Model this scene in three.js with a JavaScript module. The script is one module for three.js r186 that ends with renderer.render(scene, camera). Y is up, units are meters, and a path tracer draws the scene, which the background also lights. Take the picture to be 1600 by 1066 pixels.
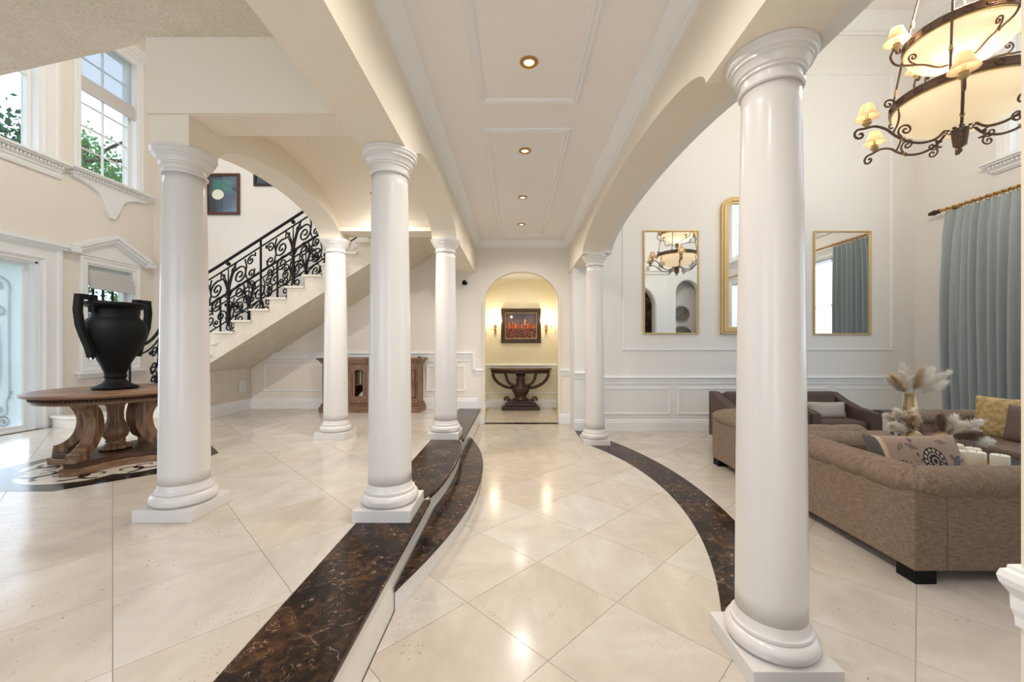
import * as THREE from 'three';
import { mergeGeometries, toCreasedNormals } from 'three/addons/utils/BufferGeometryUtils.js';
import { RoundedBoxGeometry } from 'three/addons/geometries/RoundedBoxGeometry.js';
import { RectAreaLightUniformsLib } from 'three/addons/lights/RectAreaLightUniformsLib.js';
import { createNoise2D } from 'simplex-noise';

// ---------------------------------------------------------------- camera, sky, exposure, daylight
// x to the right, y up from the lower (gallery) floor, d = distance in front of the camera (z = -d)
const scene = new THREE.Scene();
const camera = new THREE.PerspectiveCamera(2 * Math.atan(533 / 630) * 180 / Math.PI, 1600 / 1066, 0.05, 200);
camera.position.set(0, 1.45, 0);
camera.lookAt(0, 1.45, -1);
camera.setViewOffset(1600, 1066, -6, -7, 1600, 1066);
scene.background = new THREE.Color().setRGB(4.0, 4.9, 6.2);
const renderer = new THREE.WebGLRenderer();
renderer.toneMapping = THREE.LinearToneMapping;
renderer.toneMappingExposure = 0.36;
renderer.shadowMap.enabled = true;
RectAreaLightUniformsLib.init();
// daylight entering by each glazed opening (the light has the size of the opening)
function daylight(name, x, y, d, w, h, toX, toZ, k) {
  const l = new THREE.RectAreaLight(new THREE.Color().setRGB(0.85, 0.96, 1.15), k, w, h);
  l.name = name; l.position.set(x, y, -d); l.lookAt(x + toX, y, -d + toZ); scene.add(l);
}
daylight('daylight_living_windows', 6.74, 2.0, 3.1, 4.0, 2.6, -1, 0, 1.7);
daylight('daylight_living_upper_windows', 6.74, 5.2, 3.2, 4.2, 2.0, -1, 0, 1.0);
daylight('daylight_entrance_door', -6.64, 1.5, 4.5, 2.0, 2.2, 1, 0, 5);
daylight('daylight_foyer_upper_window', -6.64, 5.2, 3.9, 2.6, 2.0, 1, 0, 4.5);
daylight('daylight_gallery_end_window', 0.1, 1.7, -2.3, 1.5, 2.6, 0, -1, 3.6);
daylight('daylight_foyer_near_window', -4.0, 2.0, -2.3, 3.4, 2.4, 0, -1, 4.2);

// ---------------------------------------------------------------- helpers
let seed = 7;
const rnd = () => { seed = (seed * 1664525 + 1013904223) >>> 0; return seed / 4294967296; };
const rr = (a, b) => a + (b - a) * rnd();
const noise = createNoise2D(rnd);
const fbm = (x, y, o = 4) => { let s = 0, a = 0.5, f = 1; for (let i = 0; i < o; i++) { s += a * noise(x * f, y * f); a *= 0.5; f *= 2.03; } return s; };
const lerp = (a, b, t) => a + (b - a) * t, cl = (x) => Math.max(0, Math.min(1, x));
const V = (x, y, d) => new THREE.Vector3(x, y, -d);
const taken = {};
const numbered = (n) => { const k = taken[n] = (taken[n] ?? -1) + 1; return k ? n + '_' + String(k).padStart(3, '0') : n; };
function strip(g) { const n = g.index ? g.toNonIndexed() : g; for (const k of Object.keys(n.attributes)) if (!['position', 'normal', 'uv'].includes(k)) n.deleteAttribute(k); return n; }
function merge(list) { list = [].concat(list); return list.length === 1 ? list[0] : mergeGeometries(list.map(strip), false); }
function part(name, geo, mat, parent, label) {
  const m = new THREE.Mesh(merge(geo), mat); m.name = name; m.castShadow = m.receiveShadow = true;
  if (label) m.userData.label = label;
  parent.add(m); return m;
}
function struct(name, geo, mat) {
  let o;
  if (geo) { o = part(name, geo, mat, scene); } else { o = new THREE.Group(); o.name = name; scene.add(o); }
  o.userData.kind = 'structure'; return o;
}
function thing(name, label, category, [x, y, d] = [0, 0, 0], turn = 0, group) {
  const o = new THREE.Group(); o.name = numbered(name); o.position.set(x, y, -d); o.rotation.y = turn;
  o.userData = { label, category }; if (group) o.userData.group = group; scene.add(o); return o;
}
function dup(src, label, [x, y, d], turn = src.rotation.y) {
  const o = src.clone(); o.name = numbered(src.name.replace(/_\d{3}$/, '')); o.userData = { ...src.userData, label };
  o.position.set(x, y, -d); o.rotation.y = turn; scene.add(o); return o;
}
// uv in metres by the dominant direction of each face
function metric(g) {
  g = strip(g); g.computeVertexNormals();
  const p = g.attributes.position, n = g.attributes.normal, uv = new Float32Array(p.count * 2);
  for (let i = 0; i < p.count; i += 3) {
    const ax = Math.abs(n.getX(i)), ay = Math.abs(n.getY(i)), az = Math.abs(n.getZ(i));
    for (let k = i; k < i + 3; k++) {
      const x = p.getX(k), y = p.getY(k), z = p.getZ(k);
      uv.set(ax >= ay && ax >= az ? [z, y] : ay >= az ? [x, z] : [x, y], k * 2);
    }
  }
  g.setAttribute('uv', new THREE.BufferAttribute(uv, 2)); return g;
}
function smoothUV(g) { const n = strip(g), p = n.attributes.position, nn = n.attributes.normal, uv = new Float32Array(p.count * 2);
  for (let i = 0; i < p.count; i++) { const ax = Math.abs(nn.getX(i)), ay = Math.abs(nn.getY(i)), az = Math.abs(nn.getZ(i)); const x = p.getX(i), y = p.getY(i), z = p.getZ(i);
    uv.set(ax > ay && ax > az ? [z, y] : ay > az ? [x, z] : [x, y], i * 2); }
  n.setAttribute('uv', new THREE.BufferAttribute(uv, 2)); return n; }
const box = (x0, x1, y0, y1, d0, d1) => metric(new THREE.BoxGeometry(Math.abs(x1 - x0), Math.abs(y1 - y0), Math.abs(d1 - d0)).translate((x0 + x1) / 2, (y0 + y1) / 2, -(d0 + d1) / 2));
const lbox = (w, h, t, x = 0, y = 0, z = 0, r = 0) => (r ? new RoundedBoxGeometry(w, h, t, 2, r) : new THREE.BoxGeometry(w, h, t)).translate(x, y, z);
function shapeOf(pts) { return new THREE.Shape(pts.map(([a, b]) => new THREE.Vector2(a, b))); }
function pathOf(pts) { return new THREE.Path(pts.map(([a, b]) => new THREE.Vector2(a, b))); }
// outline given as (d, y), thick from x0 to x1
function slabX(pts, x0, x1, holes = []) {
  const s = shapeOf(pts); s.holes = holes.map(pathOf);
  return metric(new THREE.ExtrudeGeometry(s, { depth: x1 - x0, bevelEnabled: false, curveSegments: 1 }).rotateY(Math.PI / 2).translate(x0, 0, 0));
}
// outline given as (x, y), thick from d0 (near) to d1 (far)
function slabD(pts, d0, d1, holes = []) {
  const s = shapeOf(pts); s.holes = holes.map(pathOf);
  return metric(new THREE.ExtrudeGeometry(s, { depth: d1 - d0, bevelEnabled: false, curveSegments: 1 }).translate(0, 0, -d1));
}
// outline given as (x, d), from y0 to y1, with an optional rounded edge
function slabY(pts, y0, y1, bevel = 0) {
  const o = { depth: y1 - y0 - 2 * bevel, bevelEnabled: bevel > 0, bevelSize: bevel, bevelThickness: bevel, bevelSegments: 3, bevelOffset: -bevel, curveSegments: 1 };
  return metric(new THREE.ExtrudeGeometry(shapeOf(pts), o).rotateX(-Math.PI / 2).translate(0, y0 + bevel, 0));
}
const rectPts = (a0, a1, b0, b1) => [[a0, b0], [a1, b0], [a1, b1], [a0, b1]];
const ell = (cx, cy, rx, ry, a0, a1, n) => Array.from({ length: n + 1 }, (_, i) => { const a = lerp(a0, a1, i / n); return [cx + rx * Math.cos(a), cy + ry * Math.sin(a)]; });
// mitred moulding round a rectangle in the xy plane, profile = [inset, out] pairs
function rectFrame(w, h, prof) {
  const P = [], c = [[-1, -1], [1, -1], [1, 1], [-1, 1]], at = (k, [i, o]) => [c[k][0] * (w / 2 - i), c[k][1] * (h / 2 - i), o];
  for (let k = 0; k < 4; k++) for (let j = 0; j < prof.length; j++) {
    const a = at(k, prof[j]), b = at((k + 1) % 4, prof[j]), q = at((k + 1) % 4, prof[(j + 1) % prof.length]), e = at(k, prof[(j + 1) % prof.length]);
    P.push(...a, ...b, ...q, ...a, ...q, ...e);
  }
  const g = new THREE.BufferGeometry(); g.setAttribute('position', new THREE.Float32BufferAttribute(P, 3)); g.computeVertexNormals();
  g.setAttribute('uv', new THREE.Float32BufferAttribute(new Float32Array(P.length / 3 * 2), 2)); return g;
}
const lathe = (pts, n = 48) => new THREE.LatheGeometry(pts.map(([r, y]) => new THREE.Vector2(r, y)), n);
const crease = (g) => toCreasedNormals(g, 0.45);
const tube = (pts, r = 0.008, n, rad = 5, closed = false) => new THREE.TubeGeometry(new THREE.CatmullRomCurve3(pts, closed, 'centripetal'), n ?? Math.max(8, pts.length * 3), r, rad, closed);
const rod = (a, b, r = 0.01, n = 8, r2 = r) => { const L = a.distanceTo(b); return new THREE.CylinderGeometry(r2, r, L, n).translate(0, L / 2, 0).applyQuaternion(new THREE.Quaternion().setFromUnitVectors(new THREE.Vector3(0, 1, 0), b.clone().sub(a).normalize())).translate(a.x, a.y, a.z); };
// a grid surface from f(u, v) -> [x, y, z]
function surf(f, nu, nv, su = 1, sv = 1) {
  const p = [], uv = [], ix = [];
  for (let j = 0; j <= nv; j++) for (let i = 0; i <= nu; i++) { p.push(...f(i / nu, j / nv)); uv.push(i / nu * su, j / nv * sv); }
  for (let j = 0; j < nv; j++) for (let i = 0; i < nu; i++) { const a = j * (nu + 1) + i; ix.push(a, a + 1, a + nu + 2, a, a + nu + 2, a + nu + 1); }
  const g = new THREE.BufferGeometry(); g.setAttribute('position', new THREE.Float32BufferAttribute(p, 3)); g.setAttribute('uv', new THREE.Float32BufferAttribute(uv, 2)); g.setIndex(ix); g.computeVertexNormals(); return g;
}
function pillow(w, h, t, n = 18) {
  const side = (s) => surf((u, v) => { const a = u * 2 - 1, b = v * 2 - 1, k = Math.pow((1 - a * a * a * a) * (1 - b * b * b * b), 0.55), pin = 1 - 0.06 * (1 - Math.abs(a)) * Math.abs(b) , pj = 1 - 0.06 * (1 - Math.abs(b)) * Math.abs(a);
    return [s * a * w / 2 * pj, b * h / 2 * pin, s * t / 2 * k]; }, n, n);
  return merge([side(1), side(-1)]);
}

// ---------------------------------------------------------------- materials
function tex(w, h, f, srgb = true) {
  const d = new Uint8Array(w * h * 4);
  for (let y = 0; y < h; y++) for (let x = 0; x < w; x++) { const c = f(x / w, y / h, x, y), i = (y * w + x) * 4; d[i] = cl(c[0]) * 255; d[i + 1] = cl(c[1]) * 255; d[i + 2] = cl(c[2]) * 255; d[i + 3] = 255; }
  const t = new THREE.DataTexture(d, w, h); t.wrapS = t.wrapT = THREE.MirroredRepeatWrapping; t.magFilter = THREE.LinearFilter; t.minFilter = THREE.LinearMipmapLinearFilter; t.generateMipmaps = true;
  if (srgb) t.colorSpace = THREE.SRGBColorSpace; t.needsUpdate = true; return t;
}
function canvasTex(w, h, draw) { const c = document.createElement('canvas'); c.width = w; c.height = h; draw(c.getContext('2d'), w, h); const t = new THREE.CanvasTexture(c); t.colorSpace = THREE.SRGBColorSpace; return t; }
const rep = (t, k, k2 = k) => { const c = t.clone(); c.repeat.set(k, k2); c.needsUpdate = true; return c; };
const mixc = (a, b, t) => [lerp(a[0], b[0], t), lerp(a[1], b[1], t), lerp(a[2], b[2], t)];
const std = (color, roughness = 0.6, o = {}) => new THREE.MeshStandardMaterial({ color, roughness, ...o });
const crema = tex(1024, 1024, (u, v) => {
  const n = fbm(u * 3 + 4, v * 7, 5), m = fbm(u * 14, v * 22 + 9, 4);
  let c = mixc([0.845, 0.812, 0.772], [0.79, 0.745, 0.70], cl(0.42 + n * 0.75 + m * 0.25));
  const w = fbm(u * 5 + 20, v * 5, 4) * 0.8, vein = Math.abs(noise(u * 4 + w, v * 6 + w * 1.3)); 
  if (vein < 0.018) c = mixc(c, [0.68, 0.58, 0.45], (1 - vein / 0.018) * 0.38 * cl(0.5 + fbm(u * 9, v * 9 + 3, 2) * 1.4));
  const pit = noise(u * 95, v * 120), reg = fbm(u * 4 + 50, v * 4 + 7, 3);
  if (pit > 0.8 && reg > 0.16) c = mixc(c, [0.42, 0.36, 0.3], cl((pit - 0.8) * 7));
  return c;
});
const emperador = tex(1024, 1024, (u, v) => {
  const wx = fbm(u * 6, v * 6, 4), wy = fbm(u * 6 + 31, v * 6 + 12, 4);
  const n = fbm(u * 3.5 + wx * 0.25, v * 3.5 + wy * 0.25, 6), f = fbm(u * 22, v * 22, 4), g = fbm(u * 9 + 70, v * 9, 3);
  let c = mixc([0.10, 0.062, 0.048], [0.40, 0.265, 0.155], cl(0.26 + n * 0.75 + f * 0.55));
  const r1 = Math.abs(noise(u * 11 + wx * 1.1, v * 11 + wy * 1.1)), r2 = Math.abs(noise(u * 26 + wx * 1.6 + 5, v * 26 + wy * 1.6));
  if (r1 < 0.05) c = mixc(c, [0.56, 0.44, 0.33], (1 - r1 / 0.05) * cl(0.35 + g * 1.3));
  if (r2 < 0.07) c = mixc(c, [0.45, 0.33, 0.24], (1 - r2 / 0.07) * cl(0.3 + g));
  const v1 = Math.abs(noise(u * 2.3 + wx * 0.5 + 7, v * 2.3 + wy * 0.5)), v2 = Math.abs(noise(u * 4.6 + wx * 0.5 + 41, v * 4.6 + wy * 0.5));
  if (v1 < 0.019) c = mixc(c, [0.93, 0.88, 0.81], (1 - v1 / 0.019) * cl(0.85 + f * 1.6));
  if (v2 < 0.02) c = mixc(c, [0.85, 0.76, 0.65], (1 - v2 / 0.02) * cl(0.4 + f * 2.2));
  return c;
});
const walnut = tex(512, 512, (u, v) => { const g = fbm(u * 2.2 + fbm(u * 2, v * 1.5, 2), v * 26, 4), h = fbm(u * 3, v * 90, 2); return mixc([0.33, 0.225, 0.15], [0.64, 0.49, 0.36], cl(0.45 + g * 0.75 + h * 0.28)); });
const tweed = tex(512, 512, (u, v, x, y) => { const a = noise(u * 9, y * 0.2), b = noise(x * 0.2, v * 9), n = noise(u * 16 + 5, y * 0.42), m = noise(x * 0.42, v * 16 + 9); const k = cl(0.5 + a * 0.26 + b * 0.16 + n * 0.22 + m * 0.14); return mixc([0.42, 0.35, 0.295], [0.64, 0.555, 0.475], k); });
const slate = tex(512, 512, (u, v, x, y) => { const a = noise(u * 12, y * 0.5), b = noise(x * 0.5, v * 12); const k = cl(0.5 + a * 0.28 + b * 0.25); return mixc([0.61, 0.655, 0.67], [0.73, 0.765, 0.775], k); });
const plasterMap = tex(512, 512, (u, v, x, y) => { const n = fbm(u * 40, v * 40, 4), m = fbm(u * 5, v * 5, 3), s = noise(u * 90, v * 90); let c = mixc([0.92, 0.885, 0.815], [0.86, 0.82, 0.74], cl(0.5 + n * 0.6 + m * 0.4)); if (s > 0.86) c = mixc(c, [0.6, 0.53, 0.43], 0.5); return c; });
const plasterBump = tex(512, 512, (u, v) => { const n = 0.5 + fbm(u * 60, v * 60, 4) * 0.5; return [n, n, n]; }, false);
const dabs = tex(256, 256, (u, v) => { const n = cl(0.5 + fbm(u * 6, v * 6, 5) * 0.9); return mixc([0.69, 0.56, 0.34], [0.86, 0.78, 0.6], n); });

const M = {
  wall: std('#f3e8d6', 0.85), living: std('#efece8', 0.85), foyer: std('#f1e9de', 0.85), niche: std('#f1e8cd', 0.8), ceil: std('#f8f3ef', 0.85), white: std('#f3f2f0', 0.45), trimwhite: std('#f4f4f3', 0.4),
  column: new THREE.MeshPhysicalMaterial({ color: '#e3ded9', roughness: 0.32, clearcoat: 0.35, clearcoatRoughness: 0.15 }),
  plaster: std('#ffffff', 0.9, { map: rep(plasterMap, 0.55), bumpMap: rep(plasterBump, 0.55), bumpScale: 0.004 }),
  tile: [0, 1, 2].map((k) => new THREE.MeshPhysicalMaterial({ color: ['#ffffff', '#fbf7f1', '#fffdf9'][k], map: crema, roughness: 0.16, specularIntensity: 0.9 })),
  grout: std('#c5b49a', 0.8), dark: new THREE.MeshPhysicalMaterial({ map: rep(emperador, 0.62), roughness: 0.2, specularIntensity: 0.35 }), riser: new THREE.MeshPhysicalMaterial({ color: '#efeae2', roughness: 0.25 }),
  iron: std('#17161a', 0.5, { metalness: 0.5 }), wood: std('#ffffff', 0.42, { map: rep(walnut, 0.8) }), woodDark: std('#a08a78', 0.4, { map: rep(walnut, 0.9) }),
  woodV: std('#ffffff', 0.42, { map: (() => { const t = rep(walnut, 0.8); t.rotation = Math.PI / 2; return t; })() }), walnutRed: std('#5a372a', 0.35), black: new THREE.MeshPhysicalMaterial({ color: '#090a0c', roughness: 0.6, specularIntensity: 0.45 }), blackMarble: new THREE.MeshPhysicalMaterial({ color: '#15130f', roughness: 0.14 }), creamMarble: new THREE.MeshPhysicalMaterial({ color: '#ece2d2', roughness: 0.16 }),
  tweed: std('#ffffff', 0.95, { map: rep(tweed, 1.15) }), greyTweed: std('#ffffff', 0.9, { map: rep(tweed, 1.15), color: '#f0f0f4' }), velvet: new THREE.MeshPhysicalMaterial({ color: '#5c4c45', roughness: 0.75, sheen: 0.6, sheenRoughness: 0.4, sheenColor: new THREE.Color('#8d7d74') }),
  silver: std('#b9b2a6', 0.5), gold: std('#c7ae84', 0.38, { metalness: 0.55 }), brass: std('#b98f4e', 0.35, { metalness: 0.85 }), bronze: std('#4a3a2c', 0.45, { metalness: 0.6 }), goldpaint: std('#d2b680', 0.45, { metalness: 0.3 }),
  chand: std('#6a5445', 0.42, { metalness: 0.45 }), chandGold: std('#c2a878', 0.5, { metalness: 0.2 }), mirror: std('#f2f3f3', 0.02, { metalness: 1 }), drape: std('#ffffff', 0.75, { map: rep(slate, 2) }),
  glass: new THREE.MeshPhysicalMaterial({ color: '#ffffff', roughness: 0, transmission: 1, thickness: 0, ior: 1.45 }),
  frosted: new THREE.MeshPhysicalMaterial({ color: '#ffffff', roughness: 0.98, transmission: 0.95, thickness: 0, ior: 1.45 }),
  shade: new THREE.MeshPhysicalMaterial({ color: '#e3dfdc', roughness: 0.95, transmission: 0.25, thickness: 0 }),
  wax: new THREE.MeshPhysicalMaterial({ color: '#f7f2df', roughness: 0.55 }), plume: new THREE.MeshPhysicalMaterial({ color: '#fbf5ec', roughness: 1, transmission: 0.5, thickness: 0, side: THREE.DoubleSide }), plumeTan: new THREE.MeshPhysicalMaterial({ color: '#ead6b8', roughness: 1, transmission: 0.5, thickness: 0, side: THREE.DoubleSide }), plumeBrown: new THREE.MeshPhysicalMaterial({ color: '#9d8474', roughness: 1, transmission: 0.4, thickness: 0, side: THREE.DoubleSide }),
  bark: std('#5b4d3f', 0.95), leaf: new THREE.MeshPhysicalMaterial({ color: '#5f8a45', roughness: 0.9, transmission: 0.35, thickness: 0, side: THREE.DoubleSide }), lawn: std('#6d8a4d', 1),
  alabaster: new THREE.MeshPhysicalMaterial({ color: '#f6ead2', roughness: 0.5, emissive: '#ffdfae', emissiveIntensity: 1.6 }),
  fabricShade: new THREE.MeshPhysicalMaterial({ color: '#dcc09a', roughness: 0.95, transmission: 0.4, thickness: 0, side: THREE.DoubleSide }),
  bulb: std('#fff4dd', 0.4, { emissive: '#ffe8c4', emissiveIntensity: 7 }), flame: std('#fff4dd', 0.4, { emissive: '#ffe4b4', emissiveIntensity: 7 }), plastic: std('#ececea', 0.4), brickDark: std('#2b211b', 0.8), stonewhite: std('#f1efec', 0.7),
};
// ---------------------------------------------------------------- floors
const UP = 0.285, CAP = 2.79, S2 = Math.SQRT1_2;
function clip(poly, keep, cut) { const out = []; for (let i = 0; i < poly.length; i++) { const a = poly[i], b = poly[(i + 1) % poly.length], ka = keep(a), kb = keep(b); if (ka) out.push(a); if (ka !== kb) out.push(cut(a, b)); } return out; }
function tiles(parent, [x0, x1, d0, d1], y, u0, v0, s) {
  const cutX = (c) => (a, b) => { const t = (c - a[0]) / (b[0] - a[0]); return [c, lerp(a[1], b[1], t)]; }, cutD = (c) => (a, b) => { const t = (c - a[1]) / (b[1] - a[1]); return [lerp(a[0], b[0], t), c]; };
  const g2 = 0.0014;
  const full = Array.from({ length: 10 }, () => null);
  const build = (poly, cx, cd, ou, ov, flip) => {
    const p = [], uv = [], n = poly.length, add = (a, yy) => { p.push(a[0] - cx, yy - y, -(a[1] - cd)); const U = (a[0] - cx) * 0.42, W = (a[1] - cd) * 0.42; uv.push(ou + (flip ? W : U), ov + (flip ? U : W)); };
    for (let i = 1; i < n - 1; i++) { add(poly[0], y); add(poly[i], y); add(poly[i + 1], y); }
    for (let i = 0; i < n; i++) { const a = poly[i], b = poly[(i + 1) % n]; add(a, y); add(a, y - 0.012); add(b, y - 0.012); add(a, y); add(b, y - 0.012); add(b, y); }
    const g = new THREE.BufferGeometry(); g.setAttribute('position', new THREE.Float32BufferAttribute(p, 3)); g.setAttribute('uv', new THREE.Float32BufferAttribute(uv, 2)); g.computeVertexNormals(); return g;
  };
  let area = (q) => { let a = 0; for (let i = 0; i < q.length; i++) { const b = q[(i + 1) % q.length]; a += q[i][0] * b[1] - b[0] * q[i][1]; } return a / 2; };
  for (let i = -30; i < 30; i++) for (let j = -30; j < 30; j++) {
    const ua = u0 + i * s + g2, ub = u0 + (i + 1) * s - g2, va = v0 + j * s + g2, vb = v0 + (j + 1) * s - g2;
    const whole = [[ua, va], [ub, va], [ub, vb], [ua, vb]].map(([u, v]) => [(u - v) * S2, (u + v) * S2]);
    let q = clip(whole, (a) => a[0] >= x0, cutX(x0)); q = q.length ? clip(q, (a) => a[0] <= x1, cutX(x1)) : q; q = q.length ? clip(q, (a) => a[1] >= d0, cutD(d0)) : q; q = q.length ? clip(q, (a) => a[1] <= d1, cutD(d1)) : q;
    if (q.length < 3 || Math.abs(area(q)) < 0.002) continue;
    const isFull = Math.abs(Math.abs(area(q)) - (s - 2 * g2) ** 2) < 1e-4, cx = (whole[0][0] + whole[2][0]) / 2, cd = (whole[0][1] + whole[2][1]) / 2, k = Math.floor(rnd() * 10), ou = rnd() * 3, ov = rnd() * 3;
    let g;
    if (isFull) g = full[k] ??= build(whole, cx, cd, ou, ov, k % 2); else g = build(q, cx, cd, ou, ov, k % 2);
    const m = part('tile', g, M.tile[k % 3], parent); m.position.set(cx, y, -cd);
  }
}
const floorMain = struct('floor', [box(-0.66, 7.1, -0.3, -0.004, -2.6, 7.5), box(-0.7, 1.0, -0.3, -0.004, 7.5, 9.9)], M.grout);
tiles(floorMain, [-0.66, 6.8, 0.3, 7.42], 0, 2.0 * S2, 1.705 * S2, 0.5975);
tiles(floorMain, [-0.62, 0.84, 7.52, 9.42], 0, 0.3, 0.12, 0.5975);
const floorFoyer = struct('floor_foyer', box(-7.0, -0.67, -0.3, UP - 0.004, -2.6, 7.5), M.grout);
tiles(floorFoyer, [-6.7, -1.05, 0.3, 7.44], UP, 0.0 * S2, 2.89 * S2, 0.5975);

// dark marble strips and steps between foyer and gallery
{
  const t = thing('marble_steps', 'dark brown marble steps with cream risers down from the foyer floor to the gallery', 'steps');
  part('riser', box(-0.9, -0.665, 0, UP - 0.03, 0.2, 7.43), M.riser, t, 'cream stone riser');
  const nose = (pts, name) => part(name, slabY(pts, UP - 0.03, UP + 0.002, 0.008), M.dark, t);
  nose([[-1.05, 0.2], [-0.645, 0.2], [-0.645, 3.05], [-1.05, 3.05]], 'tread');
  const bow = ell(-0.71, 4.02, 0.115, 0.955, -Math.PI / 2, Math.PI / 2, 28);
  part('curved_riser', slabY([[-0.9, 3.07], ...bow.map(([x, d]) => [x - 0.02, d]), [-0.9, 4.97]], 0, UP - 0.03), M.riser, t);
  nose([[-1.05, 3.062], ...bow, [-1.05, 4.978]], 'curved_tread');
  nose([[-1.05, 4.99], [-0.645, 4.99], [-0.645, 7.43], [-1.05, 7.43]], 'tread');
  const arc = (sag, a, b, x) => { const c = (b - a) / 2, R = (c * c + sag * sag) / (2 * sag), m = (a + b) / 2, A = Math.asin(c / R); return ell(x + sag - R, m, R, R, -A, A, 40); };
  part('lower_riser', slabY(arc(0.295, 2.2, 5.75, -0.66), 0, 0.118), M.riser, t);
  part('lower_tread', slabY(arc(0.315, 2.17, 5.78, -0.655), 0.113, 0.145, 0.008), M.dark, t, 'bow-fronted dark marble step');
}
{
  const t = thing('marble_border', 'dark brown veined marble border strip curving across the cream floor beside the living room', 'floor border');
  const arc = (x, sag, a, b, n) => { const c = (b - a) / 2, R = (c * c + sag * sag) / (2 * sag), m = (a + b) / 2, A = Math.asin(c / R); return ell(x + sag - R, m, R, R, -A, A, n); };
  const inner = arc(1.0, 0.495, 1.95, 6.0, 40), outer = arc(1.385, 0.465, 1.75, 6.25, 40).reverse();
  part('curved_strip', slabY([...inner, [1.385, 6.25], ...outer.slice(1)], -0.002, 0.0015), M.dark, t);
  part('straight_strip', slabY(rectPts(1.0, 1.385, 1.02, 1.949), -0.002, 0.0015), M.dark, t);
  part('straight_strip', slabY(rectPts(1.0, 1.385, 6.02, 6.86), -0.002, 0.001), M.dark, t);
  part('threshold_strip', slabY(rectPts(-0.575, 0.785, 7.44, 7.58), -0.002, 0.003), M.dark, scene).userData = { label: 'dark brown marble threshold strip under the arched niche opening', category: 'threshold' };
  scene.children[scene.children.length - 1].name = 'marble_threshold';
}
// inlaid medallion under the round table
{
  const t = thing('floor_medallion', 'black and cream inlaid marble medallion with scrolls under the round table', 'floor inlay', [-4.03, UP, 4.03]);
  const oct = ell(0, 0, 0.88, 0.88, Math.PI / 8, Math.PI * 2 + Math.PI / 8 - Math.PI / 4, 7);
  part('black_field', slabY(oct, -0.001, 0.0012), M.blackMarble, t);
  const lobes = Array.from({ length: 96 }, (_, i) => { const a = i / 96 * Math.PI * 2, r = 0.585 + 0.08 * Math.abs(Math.cos(2 * a)) ** 0.6 - 0.05 * Math.exp(-(((a * 2 / Math.PI) % 1 - 0.5) ** 2) * 90); return [r * Math.cos(a), r * Math.sin(a)]; });
  part('cream_field', slabY(lobes, 0.0012, 0.002), M.creamMarble, t);
  for (let k = 0; k < 8; k++) for (const s of [-1, 1]) {
    const a0 = k * Math.PI / 4, pts = [], wv = [];
    for (let i = 0; i <= 26; i++) { const q = i / 26, an = q * 5.6, rad = 0.135 * (1 - q * 0.82), x = 0.44 + rad * Math.cos(an), y = s * (0.135 + 0.02 + rad * Math.sin(an) - 0.06); pts.push([x, y]); wv.push(0.019 * (1 - q * 0.6)); }
    const L = [], R = [];
    pts.forEach(([x, y], i) => { const [xa, ya] = pts[Math.max(0, i - 1)], [xb, yb] = pts[Math.min(26, i + 1)], l = Math.hypot(xb - xa, yb - ya) || 1, nx = -(yb - ya) / l * wv[i], ny = (xb - xa) / l * wv[i]; L.push([x + nx, y + ny]); R.push([x - nx, y - ny]); });
    const rot = ([x, y]) => [x * Math.cos(a0) - y * Math.sin(a0), x * Math.sin(a0) + y * Math.cos(a0)];
    part('scroll_inlay', slabY([...L, ...R.reverse()].map(rot), 0.002, 0.0028), M.blackMarble, t);
  }
}
// ---------------------------------------------------------------- walls, arches, ceilings
const TOP = 7.0;
// opening outlines
const archHole = (d0, d1, y0, spring, rise, n = 32) => [[d0, y0], [d1, y0], ...ell((d0 + d1) / 2, spring, (d1 - d0) / 2, rise, 0, Math.PI, n)];
// gallery: left wall on columns, right wall on columns (outline d, y, notched by arches)
const notch = (a, b, y, rise) => ell((a + b) / 2, y, (b - a) / 2, rise, Math.PI, 0, 40);
struct('wall_gallery_left', slabX([[-2.5, CAP], ...notch(2.96, 5.04, CAP, 0.275), [7.45, CAP], [7.45, TOP], [-2.5, TOP]], -1.05, -0.745), M.wall);
const wgr = struct('wall_gallery_right', [slabX([[0.775, CAP], ...notch(2.06, 5.86, CAP, 0.3), [7.45, CAP], [7.45, TOP], [0.775, TOP]], 0.97, 1.3), box(0.97, 1.3, 0, TOP, -2.45, 0.39)], M.wall);
part('pier', box(1.253, 2.0, 0, TOP, 0.39, 1.0), M.wall, wgr);
part('arch_lining', slabX([[0.8, CAP + 0.01], ...notch(2.06, 5.86, CAP + 0.01, 0.29), [6.86, CAP + 0.01], [6.86, TOP], [0.8, TOP]], 1.3, 1.4), M.living, wgr);
struct('wall_foyer_arcade', slabX([[2.7, CAP], ...notch(2.96, 5.04, CAP, 0.275), [5.3, CAP], [5.3, 3.9], [2.7, 3.9]], -2.46, -2.19), M.wall);
{ // barrel vault over the aisle between the two arcades
  const v = []; for (let i = 0; i <= 40; i++) { const d = lerp(2.98, 5.0, i / 40), q = (d - 3.93) / 1.1; v.push([d, CAP + 0.01 + 0.5 * Math.sqrt(Math.max(0, 1 - q * q))]); }
  struct('ceiling_aisle_vault', slabX([[2.702, 2.993], [2.97, 2.993], ...v, [5.0, 2.87], [5.298, 2.87], [5.298, 3.9], [2.702, 3.9]], -2.3, -1.0), M.wall);
  struct('wall_foyer_beam', box(-2.46, -1.0, 2.995, 3.9, 2.68, 2.703), M.wall);
}
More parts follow.
